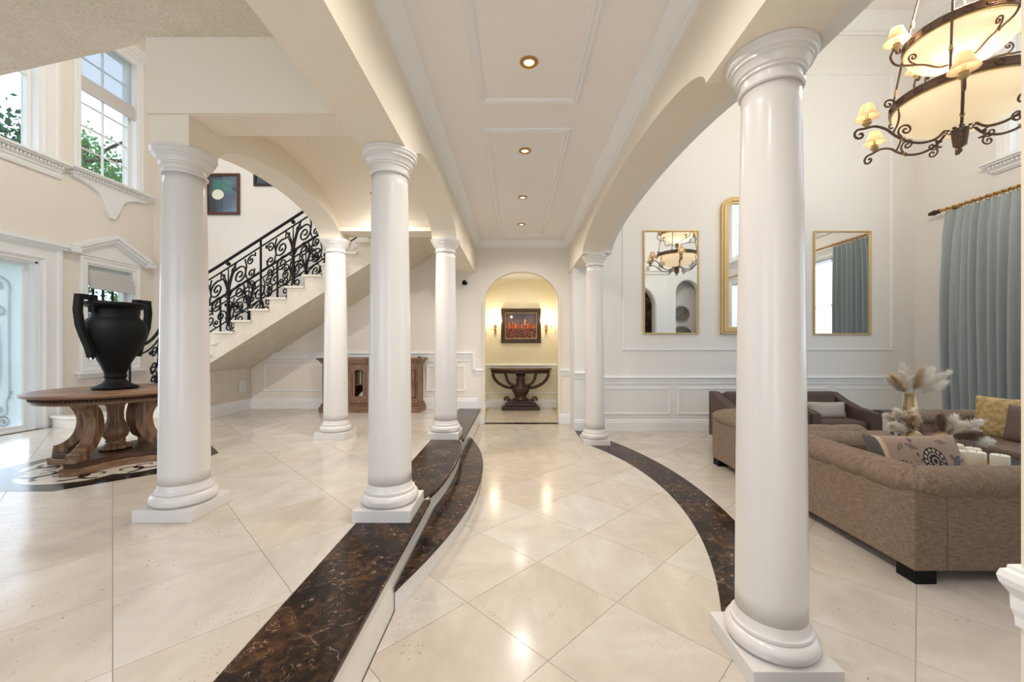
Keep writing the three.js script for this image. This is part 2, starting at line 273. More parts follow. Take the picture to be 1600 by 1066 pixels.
{ // plastered underside of the gallery landing above the near part of the foyer
  const pts = [[-6.69, -2.5], [-1.06, -2.5], [-1.06, 2.69], [-2.4, 2.695], [-2.75, 2.79], [-3.25, 2.905], [-3.9, 3.06], [-4.6, 3.2], [-5.4, 3.3], [-6.69, 3.36]];
  struct('ceiling_foyer_landing', slabY(pts, 3.5, 3.9), M.plaster);
}
struct('ceiling_stair_lobby', box(-2.3, -1.0, 3.12, 3.4, 5.29, 7.46), M.plaster);
// back wall (foyer + gallery end) with arched opening
const wb = struct('wall_back', slabD([[-7.0, 0], [-0.576, 0], [-0.576, 2.27], ...ell(0.105, 2.27, 0.681, 0.55, Math.PI, 0, 32).slice(1), [0.787, 0], [1.3, 0], [1.3, TOP], [-7.0, TOP]], 7.45, 7.62), M.foyer);
// hall behind the arch
struct('wall_hall_end', box(-0.9, 1.1, 0, 3.3, 9.42, 9.6), M.niche);
struct('wall_hall_left', box(-0.9, -0.74, 0, 3.3, 7.62, 9.42), M.niche);
struct('wall_hall_right', box(0.95, 1.1, 0, 3.3, 7.62, 9.42), M.niche);
struct('ceiling_hall', box(-0.9, 1.1, 3.12, 3.3, 7.62, 9.42), M.ceil);
// living room
const wl = struct('wall_living_back', box(1.3, 7.0, 0, TOP, 6.87, 7.1), M.living);
part('return_face', box(1.0, 1.3, 0, CAP, 6.87, 7.449), M.living, wl);
const LWIN = [[1.05, 5.15, 0.35, 3.35], [1.05, 5.55, 4.1, 6.25]];
struct('wall_right', slabX([[-0.5, 0], [7.1, 0], [7.1, TOP], [-0.5, TOP]], 6.8, 7.05, LWIN.map(([a, b, c, e]) => rectPts(a, b, c, e))), M.living);
struct('wall_living_front', slabD([[1.3, 0], [7.0, 0], [7.0, TOP], [1.3, TOP]], 0.15, 0.4, [[[5.28, 0.95], [6.06, 0.95], ...ell(5.67, 3.2, 0.39, 0.42, 0, Math.PI, 20)], [[3.47, 0.3], [4.57, 0.3], ...ell(4.02, 2.75, 0.55, 0.62, 0, Math.PI, 20)]]), M.living);
struct('wall_living_front_backing', box(1.3, 7.0, 0, TOP, -0.35, -0.2), M.living);
struct('ceiling_living', box(1.0, 7.0, TOP, TOP + 0.2, -0.5, 7.1), M.ceil);
struct('ceiling_foyer', box(-7.0, -0.75, TOP, TOP + 0.2, -2.6, 7.6), M.ceil);
// foyer left wall with openings (d0, d1, y0, y1)
const DOOR = [3.55, 5.65, UP, 2.62], UW1 = [3.55, 5.66, 4.15, 6.35], UW2 = [6.2, 7.12, 4.15, 6.4], PW = [6.3, 7.04, 1.17, 2.72];
struct('wall_left', slabX([[-2.6, 0], [7.6, 0], [7.6, TOP], [-2.6, TOP]], -6.95, -6.7, [DOOR, UW1, UW2, PW, [1.9, 2.65, 1.17, 2.72]].map(([a, b, c, e]) => rectPts(a, b, c, e))), M.foyer);
struct('wall_near', slabD([[-7.0, 0], [1.3, 0], [1.3, TOP], [-7.0, TOP]], -2.6, -2.45, [rectPts(-0.65, 0.85, 0.3, 3.0), rectPts(-5.7, -2.3, 0.7, 3.2)]), M.wall);
// gallery ceiling with crown moulding and panel mouldings
const CE = 3.385;
const gc = struct('ceiling_gallery', box(-0.76, 0.98, CE, CE + 0.2, -2.5, 7.46), M.ceil);
const flat = (g) => g.rotateX(Math.PI / 2);
const CROWN = [[0, 0], [0.11, 0], [0.11, 0.012], [0.095, 0.022], [0.075, 0.045], [0.045, 0.075], [0.03, 0.105], [0.03, 0.118], [0.016, 0.122], [0.016, 0.145], [0, 0.145]];
const crown = (name, x0, x1, d0, d1, y, k, parent) => part(name, flat(rectFrame(x1 - x0, d1 - d0, CROWN.map(([a, b]) => [a * k, b * k]))).translate((x0 + x1) / 2, y, -(d0 + d1) / 2), M.trimwhite, parent);
const trimCrown = struct('trim_1'); crown('crown_moulding', -0.745, 0.97, -2.4, 7.45, CE, 1, trimCrown);
const PAN = [[0, 0], [0.006, 0.014], [0.02, 0.02], [0.034, 0.012], [0.05, 0.022], [0.062, 0.012], [0.068, 0]];
const trimPanels = struct('trim_2');
for (const [d0, d1] of [[-0.6, 3.22], [3.58, 7.03]]) part('panel_moulding', flat(rectFrame(0.8, d1 - d0, PAN)).translate(0.1, CE, -(d0 + d1) / 2), M.trimwhite, trimPanels);
const tc3 = struct('trim_3'); crown('crown_moulding', 1.3, 6.8, 0.4, 6.87, TOP, 1.9, tc3);
const tc4 = struct('trim_4'); crown('crown_moulding', -0.74, 0.95, 7.62, 9.42, 3.12, 0.8, tc4);
// chair rails, baseboards: profile (out, up)
const RAIL = [[0, -0.065], [0.012, -0.065], [0.014, -0.045], [0.022, -0.03], [0.024, 0], [0.046, 0.018], [0.052, 0.032], [0.044, 0.046], [0.03, 0.05], [0.028, 0.058], [0, 0.058]];
const BASE = [[0, 0], [0.022, 0], [0.022, 0.14], [0.016, 0.155], [0.016, 0.175], [0.006, 0.19], [0, 0.19]];
const PICT = [[0, 0], [0.004, 0.012], [0.014, 0.018], [0.022, 0.01], [0.034, 0.014], [0.04, 0]];
// along +x, facing the camera (normal +z), placed at d
const alongX = (prof, x0, x1, y, d) => metric(new THREE.ExtrudeGeometry(shapeOf(prof), { depth: x1 - x0, bevelEnabled: false }).rotateY(Math.PI / 2).scale(1, 1, -1).rotateY(0).translate(x0, y, -d));
const fixFaces = (g) => { const p = g.attributes.position.array; for (let i = 0; i < p.length; i += 9) for (let k = 0; k < 3; k++) { const t = p[i + 3 + k]; p[i + 3 + k] = p[i + 6 + k]; p[i + 6 + k] = t; } g.computeVertexNormals(); return g; };
const runX = (prof, x0, x1, y, d) => fixFaces(alongX(prof, x0, x1, y, d));
// along d, on a wall at x facing side s
const runD = (prof, d0, d1, y, x, s) => { const g = metric(new THREE.ExtrudeGeometry(shapeOf(prof), { depth: d1 - d0, bevelEnabled: false }).translate(0, 0, -d1)); if (s < 0) { g.scale(-1, 1, 1); fixFaces(g); } return g.translate(x, y, 0); };
const panel = (x0, x1, y0, y1, d, parent, prof = PICT) => part('panel_frame', rectFrame(x1 - x0, y1 - y0, prof).translate((x0 + x1) / 2, (y0 + y1) / 2, -d), M.trimwhite, parent);
{ // foyer back wall
  const t = struct('trim_5');
  part('chair_rail', [runX(RAIL, -4.85, -0.79, 1.275, 7.45), box(-0.79, -0.735, 1.0, 1.33, 7.41, 7.45), runX(RAIL, -0.75, -0.6, 0.96, 7.45), runX(RAIL, 0.81, 1.0, 0.96, 7.45)], M.trimwhite, t);
  part('sub_rail', [runX(PICT.map(([a, b]) => [b, a]), -4.8, -0.86, 1.15, 7.45)], M.trimwhite, t);
  panel(-4.66, -3.5, 0.6, 1.09, 7.45, t); panel(-1.66, -0.93, 0.6, 1.09, 7.45, t);
  part('opening_edge', [box(-0.62, -0.576, 0, 2.27, 7.435, 7.45), box(0.787, 0.83, 0, 2.27, 7.435, 7.45)], M.wall, t);
  const b = struct('baseboard_back'); part('board', [runX(BASE, -4.88, -0.7, UP, 7.45), runX(BASE, -0.665, -0.576, 0, 7.45), runX(BASE, 0.787, 1.0, 0, 7.45)], M.trimwhite, b);
}
{ // living room back wall
  const t = struct('trim_6');
  part('chair_rail', [runX(RAIL, 1.25, 6.8, 0.875, 6.87), runX(RAIL, 1.0, 1.2, 0.95, 6.87), box(1.19, 1.25, 0.81, 1.005, 6.83, 6.87)], M.trimwhite, t);
  part('sub_rail', runX(PICT.map(([a, b]) => [b, a]), 1.3, 6.8, 0.79, 6.87), M.trimwhite, t);
  for (let k = 0; k < 4; k++) panel(1.42 + k * 1.33, 2.63 + k * 1.33, 0.27, 0.74, 6.87, t);
  panel(1.81, 6.42, 1.36, 6.1, 6.87, t, PICT.map(([a, b]) => [a * 1.15, b * 1.2]));
  const b = struct('baseboard_living'); part('board', [runX(BASE, 1.0, 6.8, 0, 6.87), runD(BASE, 0.4, 6.87, 0, 6.8, -1)], M.trimwhite, b);
  part('chair_rail', runD(RAIL, 5.6, 6.87, 0.9, 6.8, -1), M.trimwhite, t);
  part('pier_rail', flat(rectFrame(0.747, 0.6, RAIL.map(([a, b]) => [-a * 0.55, -b * 1.2]))).translate(1.6265, 0.83, -0.7), M.trimwhite, t);
}
{ // hall trim
  const t = struct('trim_7');
  part('chair_rail', [runX(RAIL, -0.74, 0.95, 0.96, 9.42)], M.trimwhite, t);
  part('sub_rail', runX(PICT.map(([a, b]) => [b, a]), -0.74, 0.95, 0.32, 9.42), M.trimwhite, t);
  const b = struct('baseboard_hall'); part('board', runX(BASE, -0.74, 0.95, 0, 9.42), M.trimwhite, b);
}
// ---------------------------------------------------------------- columns
function column(label, x, d, y0) {
  const t = thing('round_column', label, 'column', [x, y0, d]), H = CAP - y0;
  part('plinth', lbox(0.385, 0.08, 0.385, 0, 0.04, 0, 0.003), M.column, t);
  const torus = []; for (let i = 0; i <= 14; i++) { const a = -Math.PI / 2 + Math.PI * i / 14; torus.push([0.158 + 0.036 * Math.cos(a), 0.12 + 0.04 * Math.sin(a)]); }
  part('base', crease(lathe([[0, 0.08], ...torus, [0.168, 0.162], [0.168, 0.176], [0.158, 0.18], [0.151, 0.196], [0.147, 0.22], [0, 0.22]])), M.column, t);
  const sh = []; for (let i = 0; i <= 24; i++) { const q = i / 24; sh.push([lerp(0.147, 0.121, Math.pow(q, 1.5)), lerp(0.21, H - 0.15, q)]); }
  part('shaft', lathe([[0, 0.21], ...sh, [0, H - 0.15]], 64), M.column, t);
  const r = (a, b, c, e, y, n = 8) => Array.from({ length: n + 1 }, (_, i) => { const an = lerp(c, e, i / n); return [a + b * Math.cos(an), y + b * Math.sin(an)]; });
  part('capital', crease(lathe([[0, H - 0.165], [0.121, H - 0.165], ...r(0.125, 0.011, -Math.PI / 2, Math.PI / 2, H - 0.155), [0.124, H - 0.142], [0.126, H - 0.112], [0.136, H - 0.108], [0.136, H - 0.098], [0.145, H - 0.092], [0.15, H - 0.078], [0.16, H - 0.064], [0.168, H - 0.06], [0.168, H - 0.046], [0.177, H - 0.042], [0.182, H - 0.034], [0.182, H - 0.024], [0.188, H - 0.02], [0.188, H - 0.002], [0.182, H], [0, H]], 64)), M.column, t);
}
column('white round column beside the round table and urn', -2.327, 2.835, UP);
column('white round column on dark marble strip where bow-fronted step meets the long straight strip', -0.884, 2.835, UP);
column('white round column standing in front of staircase and wooden sideboard', -2.306, 5.165, UP);
column('white round column between curved marble tread and the arched hall opening', -0.9, 5.165, UP);
column('slim looking white round column on curved floor border beside living room mirrors wall', 1.175, 6.02, 0);
column('large white round column in front of the living room sofas and gilt mirror', 1.19, 1.885, 0);
// ---------------------------------------------------------------- recessed downlights
function downlight(x, y, d, label, power, group, aim = [0, -1, 0]) {
  const t = thing('recessed_downlight', label, 'ceiling light', [x, y, d], 0, group);
  part('trim_ring', lathe([[0.036, -0.001], [0.058, -0.001], [0.062, -0.005], [0.058, -0.009], [0.04, -0.012], [0.036, -0.006], [0.036, -0.001]], 28), M.brass, t);
  part('lens', lathe([[0, -0.012], [0.02, -0.011], [0.034, -0.004], [0.034, -0.001], [0, -0.001]], 20), M.bulb, t, 'glowing lamp');
  const l = new THREE.SpotLight(new THREE.Color().setRGB(1, 0.94, 0.85), power, 0, aim[2] ? 0.62 : 1.4, 0.8, 2); l.name = 'downlight_beam'; l.position.set(0, -0.03, 0); l.target.position.set(...aim); l.castShadow = true; l.shadow.radius = 2; t.add(l, l.target);
}
for (const d of [0.3, 1.52, 2.75, 4.0, 5.26, 6.43]) downlight(0.09, CE, d, 'brass rimmed recessed downlight in the gallery ceiling', 14, 'gallery ceiling downlights');
downlight(-1.33, 3.235, 3.26, 'recessed downlight in aisle ceiling beside the column capital', 55, undefined, [-1.1, -2.4, -4.15]);
downlight(-1.6, 3.185, 4.6, 'recessed downlight in aisle ceiling above the curved marble tread', 20);
downlight(0.1, 3.12, 8.6, 'recessed downlight in ceiling of hall behind arch', 7);
downlight(-4.0, 3.5, 1.6, 'recessed downlight in rough plaster ceiling of foyer', 60, undefined, [0.2, -2.75, -5.7]);
// ---------------------------------------------------------------- windows and entrance door
const CASE = [[0, 0], [0, 0.035], [0.012, 0.046], [0.026, 0.046], [0.034, 0.03], [0.075, 0.026], [0.08, 0.034], [0.092, 0.034], [0.1, 0.018], [0.115, 0.016], [0.115, 0]];
function mount(name, x, y, d, side) { const g = struct(name); g.position.set(x, y, -d); g.rotation.y = side * Math.PI / 2; return g; }
// local: x along the wall, y up from the opening's sill, z into the room
function glazed(name, x, side, [d0, d1, y0, y1], cols, rows, { glass = M.glass, bar = 0.022, cas = 0.115, frame = 0.05, skip = () => false } = {}) {
  const w = d1 - d0, h = y1 - y0, g = mount(name, x, y0, (d0 + d1) / 2, side), gi = -0.13;
  const K = cas / 0.115;
  part('casing', rectFrame(w + 2 * cas, h + 2 * cas, CASE.map(([a, b]) => [a * K, b])).translate(0, h / 2, 0), M.trimwhite, g);
  part('reveal', rectFrame(w + 0.01, h + 0.01, [[0, 0.012], [0.012, 0.012], [0.012, gi], [0, gi]]).translate(0, h / 2, 0), M.trimwhite, g);
  part('sash_frame', rectFrame(w - 0.01, h - 0.01, [[0, gi + 0.03], [frame, gi + 0.03], [frame, gi - 0.02], [0, gi - 0.02]]).translate(0, h / 2, 0), M.trimwhite, g);
  const iw = w - 0.01 - 2 * frame, ih = h - 0.01 - 2 * frame, cw = iw / cols, ch = ih / rows;
  for (let c = 1; c < cols; c++) part('muntin', lbox(bar, ih, 0.03, -iw / 2 + c * cw, h / 2, gi), M.trimwhite, g);
  for (let r = 1; r < rows; r++) part('muntin', lbox(iw, bar, 0.028, 0, h / 2 - ih / 2 + r * ch, gi), M.trimwhite, g);
  for (let c = 0; c < cols; c++) for (let r = 0; r < rows; r++) part('pane', new THREE.PlaneGeometry(cw, ch).translate(-iw / 2 + (c + 0.5) * cw, h / 2 - ih / 2 + (r + 0.5) * ch, gi - 0.005), glass, g);
  return { g, w, h };
}
function dentilSill(g, w, y) {
  part('sill', [lbox(w, 0.03, 0.16, 0, y, 0.08, 0.004), lbox(w - 0.05, 0.022, 0.13, 0, y - 0.026, 0.065), lbox(w - 0.1, 0.055, 0.075, 0, y - 0.064, 0.0375), lbox(w - 0.13, 0.035, 0.06, 0, y - 0.108, 0.03), lbox(w - 0.2, 0.02, 0.04, 0, y - 0.135, 0.02)], M.trimwhite, g);
  const n = Math.floor((w - 0.14) / 0.045), list = []; for (let i = 0; i < n; i++) list.push(lbox(0.026, 0.036, 0.03, -(w - 0.14) / 2 + (i + 0.5) * (w - 0.14) / n, y - 0.06, 0.09));
  part('dentils', list, M.trimwhite, g);
}
{ // wide upper window over the entrance
  const { g, w } = glazed('window_1', -6.7, 1, UW1, 2, 2, { bar: 0.07, cas: 0.26 }); dentilSill(g, w + 0.62, -0.05);
}
{ // upper window with sheer shade and carved apron
  const { g, w, h } = glazed('window_2', -6.7, 1, UW2, 2, 6, { bar: 0.018, cas: 0.11 }); dentilSill(g, w + 0.42, -0.02);
  const q = (w + 0.2) / 2, a = [[-q, -0.14], [q, -0.14]]; for (let i = 0; i <= 12; i++) { const t = i / 12; a.push([q * Math.pow(1 - t, 1.0) * (1 - 0.45 * Math.sin(t * Math.PI)) + 0.03 * t, -0.14 - 0.46 * Math.pow(t, 0.85) * (t < 1 ? 0.35 + 0.65 * t : 1)]); }
  for (let i = 12; i >= 0; i--) { const [px, py] = a[2 + i]; a.push([-px, py]); }
  part('carved_apron', new THREE.ExtrudeGeometry(shapeOf(a), { depth: 0.05, bevelEnabled: true, bevelSize: 0.008, bevelThickness: 0.008, bevelSegments: 2 }), M.trimwhite, g);
  const cr = [lbox(w + 0.34, 0.05, 0.13, 0, h + 0.2, 0.065), lbox(w + 0.28, 0.05, 0.1, 0, h + 0.15, 0.05), lbox(w + 0.22, 0.05, 0.06, 0, h + 0.1, 0.03)]; part('cornice', cr, M.trimwhite, g);
  const t = thing('roller_shade', 'sheer grey shade pulled a third down the tall upper foyer window', 'window shade', [-6.72, UW2[2], (UW2[0] + UW2[1]) / 2], Math.PI / 2);
  const sy = h * 0.62;
  part('sheer_sheet', lbox(w - 0.06, h - sy, 0.004, 0, (h + sy) / 2, -0.04), new THREE.MeshPhysicalMaterial({ color: '#e9edf0', roughness: 0.45, transmission: 0.8, thickness: 0 }), t);
  part('hem_fold', lbox(w - 0.05, 0.26, 0.03, 0, 0, 0, 0.006).rotateX(-0.16).translate(0, sy - 0.02, 0.0), M.shade, t);
}
{ // pedimented window behind the urn
  const { g, w, h } = glazed('window_3', -6.7, 1, PW, 4, 6, { bar: 0.018, cas: 0.12 });
  for (const m of g.children) if (m.name === 'muntin') m.material = M.iron;
  part('sill', [lbox(w + 0.4, 0.04, 0.12, 0, -0.14, 0.06, 0.004), lbox(w + 0.3, 0.07, 0.05, 0, -0.19, 0.025)], M.trimwhite, g);
  const W = w + 0.52, A = Math.atan2(0.3, W / 2), L = Math.hypot(W / 2, 0.3), rake = (s) => [[0.055, 0.13, 0.03], [0.05, 0.1, -0.02], [0.04, 0.065, -0.062]].map(([hh, t, o]) => lbox(L + 0.03, hh, t * (s > 0 ? 1 : 0.985), 0, o, t / 2).rotateZ(-s * A).translate(s * W / 4, h + 0.34, 0));
  part('pediment', [new THREE.ExtrudeGeometry(shapeOf([[-W / 2, 0], [W / 2, 0], [0, 0.3]]), { depth: 0.03, bevelEnabled: false }).translate(0, h + 0.13, 0), ...rake(1), ...rake(-1), ...[-1, 1].map((s) => lbox(0.14, 0.08, 0.13, s * (W / 2 + 0.0), h + 0.17, 0.065, 0.004))], M.trimwhite, g);
  const t = thing('roman_shade', 'folded pale grey roman shade at the head of the pedimented window', 'window shade', [-6.71, PW[2], (PW[0] + PW[1]) / 2], Math.PI / 2);
  for (let k = 0; k < 3; k++) part('fold', lbox(w - 0.03 - 0.01 * k, 0.26 - 0.05 * k, 0.03, 0, h - 0.2 - 0.05 * k, 0.02 + 0.028 * k, 0.01), M.shade, t);
}
glazed('window_4', -6.7, 1, [1.9, 2.65, 1.17, 2.72], 2, 4);
{ // living room windows
  glazed('window_5', 6.8, -1, LWIN[0], 4, 3, { bar: 0.06, cas: 0.14 });
  const { g, w } = glazed('window_6', 6.8, -1, LWIN[1], 4, 2, { bar: 0.06, cas: 0.14 }); dentilSill(g, w + 0.5, -0.08);
}
{ const mk = (n, x0, x1, y0, y1, c) => { const g = struct(n); g.position.set((x0 + x1) / 2, y0, 2.45); g.rotation.y = Math.PI; const w = x1 - x0, h = y1 - y0; part('casing', rectFrame(w + 0.23, h + 0.23, CASE).translate(0, h / 2, 0), M.trimwhite, g); part('sash_frame', rectFrame(w, h, [[0, -0.06], [0.06, -0.06], [0.06, -0.12], [0, -0.12]]).translate(0, h / 2, 0), M.trimwhite, g); for (let i = 0; i < c; i++) part('pane', new THREE.PlaneGeometry(w / c - 0.02, h - 0.1).translate(-w / 2 + (i + 0.5) * w / c, h / 2, -0.09), M.glass, g); for (let i = 1; i < c; i++) part('muntin', lbox(0.05, h, 0.04, -w / 2 + i * w / c, h / 2, -0.09), M.trimwhite, g); };
  mk('window_7', -0.65, 0.85, 0.3, 3.0, 2); mk('window_8', -5.7, -2.3, 0.7, 3.2, 4); }
const spiral = (cx, cy, r, a0, turns, n = 22, end = 0.12) => Array.from({ length: n + 1 }, (_, i) => { const q = i / n, a = a0 + turns * 2 * Math.PI * q, k = r * lerp(1, end, Math.pow(q, 0.85)); return [cx + k * Math.cos(a), cy + k * Math.sin(a)]; });
{ // entrance door: frosted glass with iron scrollwork
  const w = DOOR[1] - DOOR[0], h = DOOR[3] - DOOR[2], g = mount('door_1', -6.7, DOOR[2], (DOOR[0] + DOOR[1]) / 2, 1);
  const big = CASE.map(([a, b]) => [a * 2.35, b * 1.6]);
  part('casing', [rectFrame(w + 0.54, h * 2 + 0.54, big)].map((q) => q.translate(0, 0, 0)).map((q) => { const p = q.attributes.position; for (let i = 0; i < p.count; i++) if (p.getY(i) < 0) p.setY(i, 0); q.computeVertexNormals(); return q; }), M.trimwhite, g);
  part('architrave', [lbox(w + 0.66, 0.05, 0.13, 0, h + 0.285, 0.065, 0.004), lbox(w + 0.6, 0.04, 0.1, 0, h + 0.245, 0.05)], M.trimwhite, g);
  part('reveal', [lbox(0.03, h, 0.2, -w / 2 + 0.012, h / 2, -0.1), lbox(0.03, h, 0.2, w / 2 - 0.012, h / 2, -0.1), lbox(w, 0.03, 0.2, 0, h - 0.012, -0.1)], M.trimwhite, g);
  for (const s of [-1, 1]) {
    const lw = w / 2 - 0.03, leaf = part('door_leaf', rectFrame(lw, h - 0.03, [[0, -0.11], [0.05, -0.11], [0.05, -0.16], [0, -0.16]]).translate(s * (lw / 2 + 0.005), h / 2, 0), M.trimwhite, g);
    part('glass_panel', new THREE.PlaneGeometry(lw - 0.1, h - 0.13).translate(s * (lw / 2 + 0.005), h / 2, -0.14), M.frosted, leaf);
    const cx = s * (lw / 2 + 0.005), to = (pts) => pts.map(([a, b]) => new THREE.Vector3(cx + a, b, -0.155));
    const iron = (pts, r = 0.008) => part('scroll', tube(to(pts), r, pts.length * 2), M.iron, leaf);
    for (const e of [-1, 1]) {
      iron([[e * 0.33, 0.45], [e * 0.33, 1.1], [e * 0.33, 1.8], ...spiral(e * 0.2, 1.98, 0.13, e > 0 ? 0 : Math.PI, e * 1.5)]);
      iron([[e * 0.13, 0.5], [e * 0.13, 1.2], [e * 0.13, 1.55], ...spiral(e * 0.22, 1.62, 0.09, e > 0 ? Math.PI : 0, -e * 1.4)]);
      iron([[e * 0.36, 0.55], [e * 0.3, 0.42], ...spiral(e * 0.2, 0.3, 0.12, e > 0 ? 0.6 : Math.PI - 0.6, -e * 1.7)]);
      iron([[e * 0.02, 0.42], [e * 0.06, 0.3], ...spiral(e * 0.26, 0.14, 0.08, e > 0 ? 1.8 : Math.PI - 1.8, -e * 1.6)]);
      iron([[e * 0.22, 0.6], [e * 0.24, 1.0], [e * 0.22, 1.45]], 0.007);
    }
    part('handle', [rod(new THREE.Vector3(s * 0.07, 0.95, -0.06), new THREE.Vector3(s * 0.07, 1.25, -0.06), 0.012), rod(new THREE.Vector3(s * 0.07, 1.0, -0.11), new THREE.Vector3(s * 0.07, 1.0, -0.06), 0.008), rod(new THREE.Vector3(s * 0.07, 1.2, -0.11), new THREE.Vector3(s * 0.07, 1.2, -0.06), 0.008)], M.bronze, leaf);
  }
}
// ---------------------------------------------------------------- staircase
let stairs;
const RISE = 0.1722, RUN = 0.267, X8 = -4.547, NEAR = 6.13, FAR = 7.44;
{
  const t = stairs = thing('staircase', 'cream plastered staircase with stone treads rising along the foyer back wall', 'staircase');
  const lineY = (x) => UP + 8 * RISE + (x - X8) / RUN * RISE, soff = (x) => 1.26 + 0.625 * (x + 4.52);
  const pts = [[-4.9, UP], [-4.9, soff(-4.9)], [-1.35, soff(-1.35)], [-1.35, UP + 19 * RISE - 0.03]];
  for (let k = 19; k >= 8; k--) { const x = X8 + (k - 8) * RUN; pts.push([x, UP + k * RISE - 0.03]); if (k > 8) pts.push([x, UP + (k - 1) * RISE - 0.03]); }
  pts.push([X8 - 0.15, UP + 8 * RISE - 0.03], [X8 - 0.15, UP]);
  const outline = [[-4.9, UP], [-4.9, soff(-4.9)], [-4.55, soff(-4.55)], [-1.35, soff(-1.35)], ...pts.slice(3, -2), [-5.0, UP + 8 * RISE - 0.03], [-5.0, UP]];
  part('stair_body', slabD(outline, NEAR, FAR), M.plaster, t, 'textured cream plaster soffit and stringer');
  for (let k = 8; k <= 19; k++) part('tread', box(X8 + (k - 8) * RUN - 0.03, X8 + (k - 7) * RUN, UP + k * RISE - 0.03, UP + k * RISE, NEAR - 0.035, FAR), M.creamMarble, t);
  const C = [X8, 5.8], ri = 0.33, ro = 1.66, n = 7, dA = Math.PI / 2 / n, arcp = (r, a0, a1, m) => Array.from({ length: m + 1 }, (_, i) => { const a = lerp(a0, a1, i / m); return [C[0] - r * Math.cos(a), C[1] + r * Math.sin(a)]; });
  for (let k = 1; k <= n; k++) {
    const a0 = (k - 1) * dA, a1 = Math.PI / 2;
    let solid = [...arcp(ri, a0, a1, 8), ...arcp(ro, a1, a0, 10)], top = [...arcp(ri - 0.03, a0 - 0.02, a0 + dA, 3), ...arcp(ro, a0 + dA, a0 - 0.02, 4)];
    if (k === 1) { const front = ell(-5.55, 5.8, 1.1, 0.2, Math.PI, 0, 20).map(([x, d]) => [x, 2 * 5.8 - d]); front[0][0] = -6.65; solid = [...front, ...arcp(ri, 0, a1, 8), ...arcp(ro, a1, 0, 10)]; top = [...front.map(([x, d]) => [x, d - 0.03]), ...arcp(ri, 0.05, dA, 3), ...arcp(ro, dA, 0, 4)]; }
    solid = clip(solid, (a) => a[0] <= -4.96, (a, b) => { const q = (-4.96 - a[0]) / (b[0] - a[0]); return [-4.96, lerp(a[1], b[1], q)]; }); solid = solid.map(([a, b]) => [a, Math.min(b, 7.445)]); top = top.map(([a, b]) => [a, Math.min(b, 7.445)]);
    if (solid.length > 2) part('winder_step', slabY(solid, UP + (k - 1) * RISE, UP + k * RISE - 0.03), M.creamMarble, t);
    part('winder_tread', slabY(top, UP + k * RISE - 0.03, UP + k * RISE), M.creamMarble, t);
  }
  const bb = struct('baseboard_stair'); part('board', [runD(BASE, 6.16, 7.43, UP, -4.9, 1)], M.trimwhite, bb);
  bb.userData.kind = 'structure';
  const v = thing('wall_plate', 'small white wall plate under the staircase', 'wall plate', [-4.895, 0.72, 7.2], Math.PI / 2);
  part('plate', lbox(0.16, 0.2, 0.02, 0, 0, 0.01, 0.006), M.plastic, v); part('grille', [0, 1, 2, 3].map((k) => lbox(0.1, 0.008, 0.004, 0, -0.06 + 0.04 * k, 0.022)), std('#bfc2c4', 0.5), v);
}
